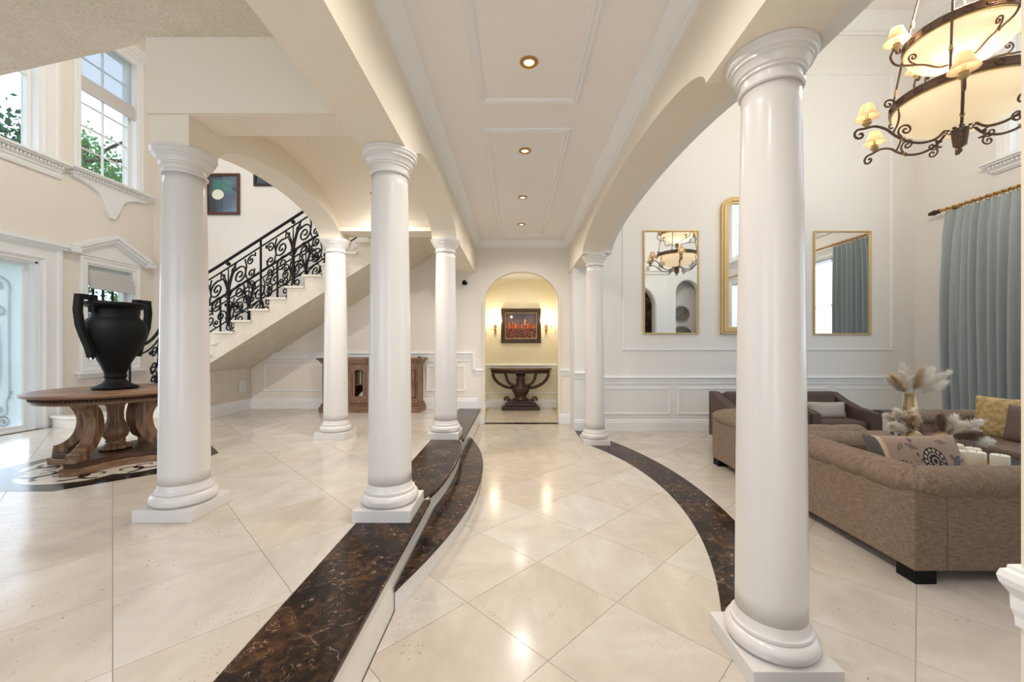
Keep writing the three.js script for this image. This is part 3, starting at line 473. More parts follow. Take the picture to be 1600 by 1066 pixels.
// wrought iron balustrades, laid out as (s along the rail, v above the nosing line)
function balustrade(label, plan, posts, trees, s0) {
  const t = new THREE.Group(); t.name = 'balustrade'; t.userData.label = label; stairs.add(t);
  const curve = new THREE.CatmullRomCurve3(plan.map(([x, y, d]) => V(x, y, d)), false, 'centripetal'), L = curve.getLength();
  curve.arcLengthDivisions = 400;
  const at = (s, v) => { const p = curve.getPointAt(cl(s / L)); return new THREE.Vector3(p.x, p.y + v, p.z); };
  const line = (v, a = 0, b = L, n = 40) => Array.from({ length: n + 1 }, (_, i) => at(lerp(a, b, i / n), v));
  part('handrail', tube(line(0.99), 0.021, 60, 8), M.iron, t); part('lower_rail', tube(line(0.87), 0.012, 60, 6), M.iron, t); part('bottom_rail', tube(line(0.07), 0.011, 60, 6), M.iron, t);
  for (const s of posts) part('post', [rod(at(s, -0.02), at(s, 0.99), 0.019, 4), rod(at(s, -0.02), at(s, 0.03), 0.03, 4)], M.iron, t);
  for (const c of trees) {
    part('stem', [rod(at(c, -0.02), at(c, 0.5), 0.026, 8, 0.022), rod(at(c, 0.5), at(c, 0.87), 0.012, 6, 0.008), new THREE.SphereGeometry(0.032, 10, 8).translate(...at(c, 0.93).toArray()), new THREE.TorusGeometry(0.03, 0.01, 6, 12).rotateX(Math.PI / 2).translate(...at(c, 0.5).toArray())], M.iron, t);
    for (const e of [-1, 1]) {
      const add = (pts, r = 0.0085) => part('scroll', tube(pts.map(([s, v]) => at(c + e * s, v)), r * 1.4, Math.round(pts.length * 2), 5), M.iron, t);
      add([[0, 0.5], [0.03, 0.66], [0.08, 0.78], [0.15, 0.87]]);
      add([[0.01, 0.48], [0.04, 0.62], [0.1, 0.75], ...spiral(0.21, 0.64, 0.135, 2.1, -1.8)], 0.0095);
      add([[0.12, 0.86], ...spiral(0.09, 0.79, 0.05, 0.6, -1.3, 14)], 0.007);
      add([[0.49, 0.84], ...spiral(0.41, 0.76, 0.08, 0.3, 1.5, 18)]);
      add([[0.3, 0.84], [0.33, 0.72], [0.31, 0.6], ...spiral(0.41, 0.56, 0.088, 2.9, 1.6, 18)]);
      add([[0.48, 0.6], ...spiral(0.42, 0.4, 0.085, 1.2, 1.6, 18)]);
      add([[0.02, 0.42], [0.08, 0.48], ...spiral(0.2, 0.4, 0.115, 2.3, -1.75)], 0.009);
      add([[0.26, 0.5], [0.3, 0.4], [0.28, 0.3], ...spiral(0.33, 0.23, 0.105, 2.0, -1.6)]);
      add([[0.02, 0.1], [0.05, 0.22], ...spiral(0.13, 0.2, 0.075, 2.6, -1.6, 18)]);
      add([[0.22, 0.08], ...spiral(0.22, 0.14, 0.05, -1.2, 1.4, 16)], 0.007);
      add([[0.48, 0.24], ...spiral(0.43, 0.16, 0.065, 0.9, 1.5, 18)]);
    }
  }
  return t;
}
{
  const ny = (x) => UP + 8 * RISE + (x - X8) / RUN * RISE;
  const near = [[-5.5, 0.4, 5.72], [-5.36, 0.52, 5.9], [-5.18, 0.98, 6.06], [-5.0, ny(-5.0) - 0.1, 6.13], [-4.8, ny(-4.8), 6.15], [-4.547, ny(-4.547), 6.15]]; for (let x = -4.3; x <= -2.1; x += 0.2) near.push([x, ny(x), 6.15]);
  const cv = new THREE.CatmullRomCurve3(near.map(([x, y, d]) => V(x, y, d)), false, 'centripetal'), L = cv.getLength(); const sAt = (x) => { let b = 0; for (let i = 0; i <= 2000; i++) if (cv.getPointAt(i / 2000).x <= x) b = i / 2000 * L; return b; };
  const k = Math.hypot(1, RISE / RUN), h = 0.99 * k / 2; // scroll modules follow the slope
  const p0 = sAt(-3.89);
  balustrade('black wrought iron balustrade with scrolls on the open foyer edge of staircase', near, [0.02, p0 - 2 * h, p0, p0 + 2 * h], [p0 - 3 * h, p0 - h, p0 + h, p0 + 3 * h - 0.02].filter((s) => s > 0.4 && s < L - 0.4));
  const far = []; for (let x = -5.4; x <= -2.2; x += 0.2) far.push([x, ny(x), 7.0]);
  const cf = new THREE.CatmullRomCurve3(far.map(([x, y, d]) => V(x, y, d)), false, 'centripetal'), LF = cf.getLength();
  const q0 = LF * 0.42; balustrade('black wrought iron balustrade with scrolls on the picture wall side of staircase', far, [q0 - 2 * h, q0, q0 + 2 * h], [q0 - h, q0 + h, q0 - 3 * h].filter((s) => s > 0.4 && s < LF - 0.4));
}
// framed pictures on the stair wall
function frameProf(w, o) { return [[0, 0], [0, o * 0.7], [w * 0.25, o], [w * 0.55, o * 0.75], [w * 0.85, o * 0.85], [w, o * 0.4], [w, 0]]; }
{
  const art = canvasTex(256, 384, (c, w, h) => { c.fillStyle = '#2c3640'; c.fillRect(0, 0, w, h); c.fillStyle = '#2f6e5f'; c.fillRect(40, 40, 170, 110); c.fillStyle = '#214b4b'; c.fillRect(0, 150, 256, 40); c.fillStyle = '#3c4c5e'; c.beginPath(); c.moveTo(60, 384); c.lineTo(256, 200); c.lineTo(256, 384); c.fill(); c.fillStyle = '#5b6b7a'; c.beginPath(); c.moveTo(120, 384); c.lineTo(256, 300); c.lineTo(256, 384); c.fill(); c.fillStyle = '#1a2029'; c.fillRect(0, 200, 70, 184); c.fillStyle = '#efe9cf'; c.beginPath(); c.arc(84, 196, 52, 0, 7); c.fill(); });
  const t = thing('framed_picture', 'teal and slate picture with pale disc in reddish wood frame on the stair wall', 'picture', [-5.4, 4.24, 7.44]);
  part('frame', rectFrame(0.62, 0.76, frameProf(0.05, 0.035)), M.walnutRed, t); part('print', new THREE.PlaneGeometry(0.54, 0.68).translate(0, 0, 0.008), new THREE.MeshStandardMaterial({ map: art, roughness: 0.3 }), t); part('glass', new THREE.PlaneGeometry(0.53, 0.67).translate(0, 0, 0.012), M.glass, t);
  const t2 = thing('framed_picture', 'dark picture in black frame higher on the stair wall', 'picture', [-4.47, 4.72, 7.44]);
  part('frame', rectFrame(0.72, 0.66, frameProf(0.05, 0.035)), std('#2a2326', 0.4), t2); part('print', new THREE.PlaneGeometry(0.64, 0.58).translate(0, 0, 0.008), std('#33343c', 0.35), t2);
}
{ // globe pendant of the foyer, above the frame
  const t = thing('globe_pendant', 'cream glass globe pendant hanging high in the foyer', 'pendant light', [-4.3, 5.3, 4.6]);
  part('globe', new THREE.SphereGeometry(0.24, 24, 16), std('#fff1d6', 0.4, { emissive: '#ffe6bd', emissiveIntensity: 5 }), t); part('stem', [rod(new THREE.Vector3(0, 0.22, 0), new THREE.Vector3(0, 1.7, 0), 0.012), lathe([[0, 1.66], [0.07, 1.66], [0.05, 1.7], [0, 1.7]], 16)], M.bronze, t);
  const l = new THREE.PointLight(new THREE.Color().setRGB(1, 0.97, 0.93), 20); l.name = 'pendant_glow'; l.shadow.radius = 10; l.castShadow = true; t.add(l);
}
// ---------------------------------------------------------------- foyer furniture
{
  const t = thing('round_table', 'round carved walnut pedestal table with beaded edge on the floor medallion', 'table', [-4.05, UP + 0.003, 4.08], 0.18), H = 0.725; t.scale.set(0.94, 1, 0.94);
  part('tabletop', lathe([[0, H - 0.045], [0.6, H - 0.045], [0.63, H - 0.04], [0.665, H - 0.03], [0.672, H - 0.018], [0.665, H - 0.004], [0.64, H], [0, H]], 96), M.wood, t);
  part('apron', lathe([[0, H - 0.1], [0.585, H - 0.1], [0.6, H - 0.092], [0.6, H - 0.085], [0.59, H - 0.08], [0.6, H - 0.046], [0, H - 0.046]], 96), M.wood, t);
  const bead = new THREE.SphereGeometry(0.0125, 8, 6), beads = []; for (let i = 0; i < 120; i++) { const a = i / 120 * Math.PI * 2; beads.push(bead.clone().translate(0.6 * Math.cos(a), H - 0.062, 0.6 * Math.sin(a))); }
  const bm = part('beading', beads, M.woodDark, t); bm.userData.kind = 'stuff';
  part('turned_column', lathe([[0, 0.12], [0.13, 0.12], [0.135, 0.15], [0.1, 0.165], [0.075, 0.185], [0.085, 0.2], [0.075, 0.215], [0.1, 0.25], [0.113, 0.29], [0.105, 0.33], [0.085, 0.355], [0.09, 0.365], [0.08, 0.38], [0.068, 0.42], [0.066, 0.48], [0.074, 0.55], [0.088, 0.575], [0.08, 0.59], [0.095, 0.61], [0.1, 0.63], [0, 0.63]], 40), M.woodV, t);
  const star = []; for (let k = 0; k < 4; k++) { const a = k * Math.PI / 2, c = Math.cos(a), s = Math.sin(a), R = ([x, y]) => [x * c - y * s, x * s + y * c]; star.push(R([0.56, -0.075]), R([0.56, 0.075])); for (let i = 1; i < 8; i++) { const q = i / 8, x = lerp(0.56, 0.075, q), y = lerp(0.075, 0.56, q), k2 = 1 - 0.28 * Math.sin(q * Math.PI); star.push(R([x * k2, y * k2])); } }
  part('base', slabY(star, 0, 0.065, 0.006), M.wood, t); part('base_upper', slabY(star.map(([x, y]) => [x * 0.93, y * 0.93]), 0.065, 0.115, 0.006), M.woodDark, t);
  for (let k = 0; k < 4; k++) {
    const prof = []; const inner = [[0.40, 0.16], [0.30, 0.22], [0.235, 0.33], [0.22, 0.43], [0.25, 0.53], [0.31, 0.6], [0.34, 0.625]], outer = [[0.47, 0.625], [0.39, 0.57], [0.335, 0.5], [0.315, 0.42], [0.335, 0.32], [0.39, 0.24], [0.47, 0.19], [0.52, 0.175], [0.53, 0.115], [0.4, 0.115]];
    const sm = (a) => new THREE.SplineCurve(a.map(([x, y]) => new THREE.Vector2(x, y))).getPoints(24).map((p) => [p.x, p.y]);
    prof.push(...sm(inner), ...sm(outer.slice(0, 8)), ...outer.slice(8));
    part('leg', metric(new THREE.ExtrudeGeometry(shapeOf(prof), { depth: 0.085, bevelEnabled: true, bevelSize: 0.008, bevelThickness: 0.01, bevelSegments: 2 }).translate(0, 0, -0.0425)).rotateY(k * Math.PI / 2), M.woodV, t);
  }
}
{
  const t = thing('amphora_urn', 'large matte black urn with angular strap handles on the round table', 'urn', [-4.05, UP + 0.729, 4.08], 1.45);
  const body = [[0, 0], [0.2, 0], [0.225, 0.012], [0.225, 0.022], [0.19, 0.034], [0.13, 0.062], [0.1, 0.095], [0.1, 0.118], [0.112, 0.124], [0.112, 0.138], [0.104, 0.146], [0.11, 0.18], [0.15, 0.27], [0.21, 0.37], [0.265, 0.46], [0.3, 0.54], [0.313, 0.62], [0.3, 0.68], [0.262, 0.73], [0.235, 0.75], [0.228, 0.77], [0.228, 0.825], [0.24, 0.845], [0.285, 0.865], [0.305, 0.885], [0.305, 0.9], [0.29, 0.91], [0.25, 0.905], [0.21, 0.88], [0.205, 0.76], [0, 0.7]];
  part('body', lathe(body.map(([r, y]) => [r * 0.79, y * 0.95]), 72), M.black, t);
  for (const s of [-1, 1]) {
    const o = [[0.23, 0.80], [0.268, 0.80], [0.268, 0.925], [0.375, 0.93], [0.385, 0.80], [0.36, 0.64], [0.3, 0.52], [0.262, 0.42], [0.245, 0.35], [0.285, 0.34], [0.31, 0.43], [0.36, 0.54], [0.405, 0.66], [0.425, 0.82], [0.41, 0.965], [0.232, 0.965]];
    part('handle', new THREE.ExtrudeGeometry(shapeOf(o.map(([x, y]) => [s * x * 0.79, y * 0.95])), { depth: 0.06, bevelEnabled: true, bevelSize: 0.004, bevelThickness: 0.004, bevelSegments: 2 }).translate(0, 0, -0.03), M.black, t);
  }
}
{ // sideboard against the foyer back wall
  const t = thing('sideboard', 'carved dark oak sideboard with arched glass doors against the foyer wall', 'sideboard', [-2.53, UP, 7.2]), W = 1.66, D = 0.38;
  for (const x of [-1, 1]) part('side_panel', metric(lbox(0.03, 0.78, D, x * (W / 2 - 0.015), 0.47, 0)), M.woodV, t);
  part('back_panel', metric(lbox(W - 0.06, 0.78, 0.015, 0, 0.47, -D / 2 + 0.008)), M.wood, t); part('bottom_board', metric(lbox(W - 0.06, 0.03, D - 0.02, 0, 0.135, 0.008)), M.wood, t); part('top_board', metric(lbox(W - 0.06, 0.02, D - 0.02, 0, 0.85, 0.008)), M.wood, t);
  part('inner_shelf', metric(lbox(W - 0.06, 0.018, D - 0.06, 0, 0.485, -0.01)), M.wood, t);
  for (const x of [-1, 1]) part('front_panel', metric(lbox(0.45, 0.72, 0.022, x * 0.595, 0.49, D / 2 - 0.012)), M.woodV, t);
  part('front_rail', [lbox(0.74, 0.04, 0.022, 0, 0.845, D / 2 - 0.012), lbox(0.74, 0.04, 0.022, 0, 0.155, D / 2 - 0.012)].map(metric), M.wood, t);
  part('top', [lbox(W + 0.16, 0.035, D + 0.1, 0, 0.93, 0.02, 0.008), lbox(W + 0.1, 0.03, D + 0.06, 0, 0.9, 0.01), lbox(W + 0.05, 0.035, D + 0.03, 0, 0.87, 0.005)].map(metric), M.wood, t);
  part('base', [lbox(W + 0.1, 0.1, D + 0.06, 0, 0.05, 0.01, 0.006), lbox(W + 0.05, 0.05, D + 0.03, 0, 0.125, 0.005)].map(metric), M.wood, t);
  for (const x of [-0.75, 0.75, -0.47, 0.47]) { const p = part('pilaster', metric(lbox(0.14, 0.7, 0.05, x, 0.5, D / 2 + 0.01, 0.008)), M.woodV, t); part('recess_frame', rectFrame(0.1, 0.5, [[0, 0], [0, 0.008], [0.015, 0.01], [0.02, 0]]).translate(x, 0.5, D / 2 + 0.035), M.woodDark, p); }
  const colors = ['#6b2f25', '#2c4a3e', '#b09a4e', '#41506b', '#7d6a54', '#8e4a2c', '#d8cfb8', '#23324d', '#5e6b3a', '#6d3350'], hues = ['dark red', 'green', 'mustard', 'blue grey', 'taupe', 'rust brown', 'cream', 'navy', 'olive', 'plum'];
  for (const x of [-0.19, 0.19]) {
    const hole = [[-0.075, -0.22], [0.075, -0.22], ...ell(0, 0.2, 0.075, 0.045, 0, Math.PI, 10)];
    const s = shapeOf(rectPts(-0.17, 0.17, -0.33, 0.33)); s.holes = [pathOf(hole)];
    const dr = part('door', metric(new THREE.ExtrudeGeometry(s, { depth: 0.025, bevelEnabled: true, bevelSize: 0.004, bevelThickness: 0.004, bevelSegments: 1 })).translate(x, 0.5, D / 2 + 0.004), M.woodV, t);
    for (let k = 0; k < 5; k++) { const c = k + (x > 0 ? 5 : 0), hh = 0.2 + 0.025 * ((k * 7) % 3), bk = thing('book', hues[c] + ' book upright behind the arched glass of the sideboard', 'book', [-2.53 + x - 0.08 + k * 0.04, UP + 0.495, 7.13], 0, 'books in the sideboard'); part('cover', lbox(0.032, hh, 0.15, 0, hh / 2, 0, 0.003), std(colors[c], 0.7), bk); part('pages', lbox(0.024, hh - 0.008, 0.148, 0, hh / 2 + 0.005, -0.002), std('#e6dfd0', 0.8), bk); }
    { const o = thing('ceramic_jar', x < 0 ? 'pale ceramic jar on the lower sideboard shelf, under the red book' : 'taupe ceramic jar on the lower sideboard shelf, beside the pale jar', 'jar', [-2.53 + x, UP + 0.151, 7.13]); part('body', lathe([[0, 0], [0.04, 0], [0.06, 0.04], [0.065, 0.09], [0.05, 0.14], [0.03, 0.16], [0.034, 0.17], [0.02, 0.165], [0, 0.12]], 24), std(x < 0 ? '#d9d3c4' : '#8a8376', 0.5), o); part('lid', lathe([[0, 0.2], [0.012, 0.195], [0.01, 0.18], [0.033, 0.172], [0, 0.17]], 18), std(x < 0 ? '#d9d3c4' : '#8a8376', 0.5), o); }
    part('pane', new THREE.PlaneGeometry(0.15, 0.46).translate(x, 0.51, D / 2 + 0.018), M.glass, dr);
    part('knob', new THREE.SphereGeometry(0.012, 8, 8).translate(x - 0.13, 0.5, D / 2 + 0.04), M.brass, dr);
  }
  const bk = thing('tray_book', 'flat dark book lying on the sideboard top', 'book', [-1.86, UP + 0.948, 7.17]); part('cover', lbox(0.3, 0.02, 0.2, 0, 0.011, 0, 0.003), std('#4c4340', 0.6), bk); part('pages', lbox(0.28, 0.014, 0.19, 0.006, 0.011, 0.01), std('#e6dfd0', 0.8), bk);
}
{
  const t = thing('security_camera', 'small black dome camera on the wall beside the arched opening', 'camera', [-0.93, 2.6, 7.44]);
  part('mount', new THREE.CylinderGeometry(0.035, 0.035, 0.03, 20).rotateX(Math.PI / 2).translate(0, 0, 0.012), M.black, t); part('housing', new THREE.SphereGeometry(0.045, 18, 14).translate(-0.01, 0.0, 0.06), M.black, t); part('lens', new THREE.CylinderGeometry(0.018, 0.022, 0.02, 16).rotateX(Math.PI / 2).translate(0.012, 0.005, 0.1), M.blackMarble, t);
}
// ---------------------------------------------------------------- hall behind the arch
{
  const t = thing('console_table', 'dark carved half-round console table with urn pedestal in the hall', 'console table', [0.11, 0, 9.36]), H = 0.925;
  const half = (r) => [[-r, 0], ...ell(0, 0, r, r * 0.52, Math.PI, 2 * Math.PI, 24).map(([x, y]) => [x, y]), [r, 0]];
  const top = (r, y0, y1) => slabY(half(r), y0, y1, 0.005);
  part('tabletop', top(0.72, H - 0.035, H), M.walnutRed, t); part('apron', top(0.67, H - 0.11, H - 0.036), std('#3b2219', 0.4), t);
  const carve = []; for (let i = 0; i <= 26; i++) { const a = Math.PI * i / 26; carve.push(new THREE.SphereGeometry(0.02, 6, 5).translate(0.675 * Math.cos(a), H - 0.075, 0.675 * 0.52 * Math.sin(a))); }
  part('carving', carve, M.bronze, t).userData.kind = 'stuff';
  const dark = std('#3a211a', 0.35), ps = (g) => g.scale(1, 1, 0.62).translate(0, 0, 0.2);
  part('urn_pedestal', ps(lathe([[0, 0.2], [0.19, 0.2], [0.16, 0.24], [0.11, 0.28], [0.13, 0.32], [0.19, 0.4], [0.21, 0.47], [0.17, 0.53], [0.11, 0.56], [0.09, 0.62], [0.11, 0.66], [0.08, 0.72], [0.11, 0.8], [0, 0.82]], 32)), dark, t);
  part('plinth', [lbox(0.86, 0.075, 0.36, 0, 0.0375, 0.19, 0.015), lbox(0.72, 0.07, 0.3, 0, 0.11, 0.18, 0.015), lbox(0.56, 0.07, 0.26, 0, 0.175, 0.17, 0.015)], dark, t);
  for (const s of [-1, 1]) {
    part('scroll_arm', tube([[0.1, 0.5], [0.26, 0.49], [0.44, 0.55], [0.57, 0.66], [0.63, 0.78], [0.62, 0.84]].map(([x, y]) => new THREE.Vector3(s * x, y, 0.17)), 0.034, 30, 8), dark, t);
    part('inner_arm', tube([[0.1, 0.54], [0.22, 0.57], [0.3, 0.66], [0.33, 0.76], [0.36, 0.84]].map(([x, y]) => new THREE.Vector3(s * x, y, 0.24)), 0.032, 24, 8), dark, t);
    part('foot_scroll', tube(spiral(s * 0.3, 0.24, 0.07, s > 0 ? -0.5 : Math.PI + 0.5, s * 1.2, 18).map(([x, y]) => new THREE.Vector3(x, y, 0.28)), 0.024, 30, 6), dark, t);
  }
}
{
  const art = canvasTex(512, 384, (c, w, h) => {
    const g = c.createLinearGradient(0, 0, 0, h * 0.5); g.addColorStop(0, '#3f3a4a'); g.addColorStop(1, '#7a6a70'); c.fillStyle = g; c.fillRect(0, 0, w, h * 0.55);
    c.fillStyle = '#f3ead8'; c.beginPath(); c.arc(100, 60, 22, 0, 7); c.fill();
    for (let i = 0; i < 26; i++) { const x = i * 20 - 6, hh = rr(50, 110) + (i > 14 && i < 18 ? 30 : 0); c.fillStyle = ['#8e3b22', '#b55a2c', '#6e2a1e', '#c7824a', '#9c4a35'][i % 5]; c.fillRect(x, 235 - hh, 22, hh); c.fillStyle = '#f0c878'; for (let k = 0; k < 5; k++) c.fillRect(x + rr(2, 16), 235 - rr(6, hh - 4), 3, 4); }
    c.fillStyle = '#e2c9a0'; c.fillRect(312, 120, 18, 60); c.beginPath(); c.moveTo(306, 122); c.lineTo(321, 88); c.lineTo(336, 122); c.fill();
    c.fillStyle = '#47202a'; c.fillRect(0, 235, w, 149); for (let i = 0; i < 420; i++) { c.fillStyle = ['#c4622e', '#8c3524', '#e2a158', '#33202e', '#5b3040'][i % 5]; c.fillRect(rr(0, w), rr(237, 384), rr(8, 40), rr(2, 5)); }
  });
  const t = thing('framed_painting', 'glowing town by dark water painting in carved dark frame between sconces', 'painting', [0.12, 1.91, 9.41]);
  part('frame', rectFrame(0.93, 0.8, frameProf(0.095, 0.05)), std('#3a2418', 0.4), t); part('gilt_slip', rectFrame(0.75, 0.62, [[0, 0], [0, 0.018], [0.018, 0.014], [0.018, 0]]), M.gold, t); part('canvas', new THREE.PlaneGeometry(0.73, 0.6).translate(0, 0, 0.008), new THREE.MeshStandardMaterial({ map: art, roughness: 0.5 }), t);
  for (const [x, side] of [[-0.48, 'left'], [0.71, 'right']]) {
    const q = thing('wall_sconce', side === 'left' ? 'brass candle sconce between the painting and the moonlit side of its canvas edge' : 'brass candle sconce beside the painting on the living room side', 'sconce', [x, 1.92, 9.41]);
    q.userData.label = side === 'left' ? 'brass candle sconce beside the painting on the staircase side' : 'brass candle sconce beside the painting on the living room side';
    part('back_plate', lathe([[0, -0.16], [0.01, -0.15], [0.025, -0.08], [0.018, -0.02], [0.035, 0.05], [0.02, 0.12], [0, 0.14]], 16).scale(1, 1, 0.5).translate(0, -0.05, 0.02), M.brass, q);
    for (const [a, z] of [[-0.11, 0.09], [0, 0.13], [0.11, 0.09]]) {
      part('arm', tube([new THREE.Vector3(0, -0.08, 0.03), new THREE.Vector3(a * 0.5, -0.12, z * 0.7), new THREE.Vector3(a, -0.05, z), new THREE.Vector3(a, 0.0, z)], 0.007, 16), M.brass, q);
      const cup = part('candle', [lathe([[0, 0], [0.02, 0.004], [0.024, 0.014], [0.009, 0.014], [0.009, 0.075], [0, 0.075]], 12).translate(a, 0, z)], M.wax, q);
      part('bulb', lathe([[0, 0], [0.009, 0.008], [0.012, 0.022], [0.006, 0.04], [0, 0.052]], 12).translate(a, 0.075, z), M.flame, cup, 'glowing flame bulb');
    }
    const l = new THREE.PointLight(new THREE.Color().setRGB(1, 0.86, 0.62), 2); l.name = 'sconce_glow'; l.position.set(0, 0.14, 0.13); l.castShadow = true; q.add(l);
  }
}
// ---------------------------------------------------------------- living room: mirrors, curtain
function mirror(label, x, y, w, h, prof, mat, lipR = 0) {
  const t = thing('wall_mirror', label, 'mirror', [x, y, 6.868]); part('frame', rectFrame(w, h, prof), mat, t); part('mirror_glass', new THREE.PlaneGeometry(w - 0.03, h - 0.03).translate(0, 0, 0.012), M.mirror, t); return t;
}
const SLIM = [[0, 0], [0, 0.028], [0.006, 0.034], [0.018, 0.034], [0.024, 0.028], [0.024, 0.012]];
mirror('slim gilt framed rectangular mirror reflecting the chandelier', 2.64, 2.525, 0.945, 1.765, SLIM, M.goldpaint);
mirror('slim gilt framed rectangular mirror reflecting the blue-grey curtain', 5.55, 2.515, 0.975, 1.765, SLIM, M.goldpaint);
{
  const t = thing('gilt_mirror', 'tall gilt mirror with rounded upper corners and thick ribbed frame', 'mirror', [4.1, 1.645, 6.868]), w = 1.24, h = 2.32, r = 0.2;
  const out = (i) => { const R = Math.max(0.02, r - i), a = w / 2 - i; return [[-a, i], [a, i], ...ell(a - R, h - i - R, R, R, 0, Math.PI / 2, 10), ...ell(-a + R, h - i - R, R, R, Math.PI / 2, Math.PI, 10)]; };
  [[0, 0.035, 0.05], [0.035, 0.075, 0.065], [0.075, 0.12, 0.045]].forEach(([a, b, o]) => { const s = shapeOf(out(a)); s.holes = [pathOf(out(b))]; part('frame_band', new THREE.ExtrudeGeometry(s, { depth: o, bevelEnabled: true, bevelSize: 0.006, bevelThickness: 0.008, bevelSegments: 3, bevelOffset: -0.006 }), M.goldpaint, t); });
  part('mirror_glass', new THREE.ShapeGeometry(shapeOf(out(0.11))).translate(0, 0, 0.03), M.mirror, t);
}
{
  const rodT = thing('curtain_rod', 'bronze curtain rod with turned finial above living room window', 'curtain rod', [0, 0, 0]);
  const X = 6.66, Y = 3.56;
  part('pole', rod(V(X, Y, 6.35), V(X, Y, 0.6), 0.02, 12), M.brass, rodT);
  part('finial', lathe([[0, 0], [0.03, 0], [0.034, 0.02], [0.022, 0.03], [0.03, 0.05], [0.042, 0.08], [0.036, 0.12], [0.02, 0.14], [0.03, 0.15], [0.02, 0.17], [0, 0.172]], 20).rotateX(-Math.PI / 2).translate(X, Y, -6.33), M.bronze, rodT);
  part('bracket', [rod(V(X, Y, 6.2), V(6.8, Y, 6.2), 0.014)], M.bronze, rodT);
  const ct = thing('curtain', 'long blue-grey pleated curtain hanging beside living room window', 'curtain', [0, 0, 0]);
  const N = 9, f = (off) => (u, v) => { const fold = Math.sin(u * N * 2 * Math.PI + 0.7 * Math.sin(v * 3 + u * 9)), fold2 = Math.sin(u * N * 4 * Math.PI + 1.3 + v), gat = lerp(1.0, 0.55, Math.exp(-(1 - v) * 9)), amp = (0.052 + 0.012 * Math.sin(u * 17)) * gat, edge = 0.05 * Math.sin(v * Math.PI) ; const d = lerp(6.28 + 0.03 * Math.sin(v * 2.6), 5.25, u) + edge * (1 - u) - 0.04 * (1 - u) * (v > 0.9 ? (v - 0.9) * 10 : 0);
    return [X + off + amp * fold + 0.01 * fold2 * gat, lerp(0.02, Y - 0.05, v), -d]; };
  part('fabric', [surf(f(0), 220, 30, 1.6, 3.4), surf(f(0.004), 220, 30, 1.6, 3.4)], M.drape, ct);
  for (let k = 0; k < 12; k++) part('ring', new THREE.TorusGeometry(0.034, 0.006, 6, 16).rotateY(0.25 * ((k % 3) - 1)).translate(X, Y - 0.012, -(6.22 - k * 0.088)), M.brass, rodT);
}
// ---------------------------------------------------------------- chesterfield seats
function sweepRoll(path, rx, ry, seams) { // path [x,z] polyline with mitred corners
  const pts = [], step = 0.02; const tot = []; let L = 0; tot.push(0); for (let i = 1; i < path.length; i++) { L += Math.hypot(path[i][0] - path[i - 1][0], path[i][1] - path[i - 1][1]); tot.push(L); }
  const ss = new Set(tot); for (let s = 0; s < L; s += step) ss.add(s); const S = [...ss].sort((a, b) => a - b).filter((s, i, a) => !i || s - a[i - 1] > 1e-4);
  const rings = S.map((s) => {
    let k = 1; while (k < path.length - 1 && s > tot[k] + 1e-6) k++;
    const q = (s - tot[k - 1]) / (tot[k] - tot[k - 1]), p = [lerp(path[k - 1][0], path[k][0], q), lerp(path[k - 1][1], path[k][1], q)];
    const dir = (i) => { const x = path[i][0] - path[i - 1][0], z = path[i][1] - path[i - 1][1], l = Math.hypot(x, z); return [x / l, z / l]; };
    let t = dir(k), n = [-t[1], t[0]], sc = 1; const corner = tot.findIndex((v, i) => i > 0 && i < path.length - 1 && Math.abs(v - s) < 1e-4);
    if (corner > 0) { const t1 = dir(corner), t2 = dir(corner + 1), m = [-(t1[1] + t2[1]), t1[0] + t2[0]], l = Math.hypot(...m); n = [m[0] / l, m[1] / l]; sc = 1 / Math.max(0.4, n[0] * -t1[1] + n[1] * t1[0]); }
    let pinch = 1; for (const c of seams) pinch = Math.min(pinch, 1 - 0.16 * Math.exp(-(((s - c) / 0.011) ** 2)) - 0.03 * Math.exp(-(((s - c) / 0.06) ** 2)));
    const endk = Math.min(1, Math.sqrt(Math.max(0.02, Math.min(s, L - s) / 0.04 * 0.5 + 0.5)));
    return Array.from({ length: 25 }, (_, i) => { const a = i / 24 * Math.PI * 2; return [p[0] + n[0] * sc * rx * pinch * endk * Math.cos(a), ry * pinch * endk * Math.sin(a), p[1] + n[1] * sc * rx * pinch * endk * Math.cos(a)]; });
  });
  const g = surf((u, v) => rings[Math.round(v * (rings.length - 1))][Math.round(u * 24)], 24, rings.length - 1, 0.7, L);
  const caps = [0, rings.length - 1].map((j) => { const c = rings[j], m = [0, 1, 2].map((k) => c.slice(0, 24).reduce((s, q) => s + q[k], 0) / 24); const p = []; for (let i = 0; i < 24; i++) { const a = c[i], b = c[i + 1]; p.push(...m, ...(j ? a : b), ...(j ? b : a)); } const q = new THREE.BufferGeometry(); q.setAttribute('position', new THREE.Float32BufferAttribute(p, 3)); q.computeVertexNormals(); q.setAttribute('uv', new THREE.Float32BufferAttribute(new Float32Array(p.length / 3 * 2), 2)); return q; });
  return merge([g, ...caps]);
}
function tufted(w, h, cols, rows) { // diamond tufting in the xy plane, bulging to +z
  const pts = []; for (let r = 0; r < rows; r++) for (let c = 0; c <= cols; c++) { const x = (c + (r % 2 ? 0.5 : 0)) / cols * w - w / 2; if (x < w / 2 - 0.02 && x > -w / 2 + 0.02) pts.push([x, (r + 0.5) / rows * h]); }
  const g = surf((u, v) => { const x = (u - 0.5) * w, y = v * h; let z = 0.035; for (const [a, b] of pts) z -= 0.032 * Math.exp(-((x - a) ** 2 + (y - b) ** 2) / 0.0042); return [x, y, z]; }, Math.round(w * 40), 18, w, h);
  return { g, pts };
}
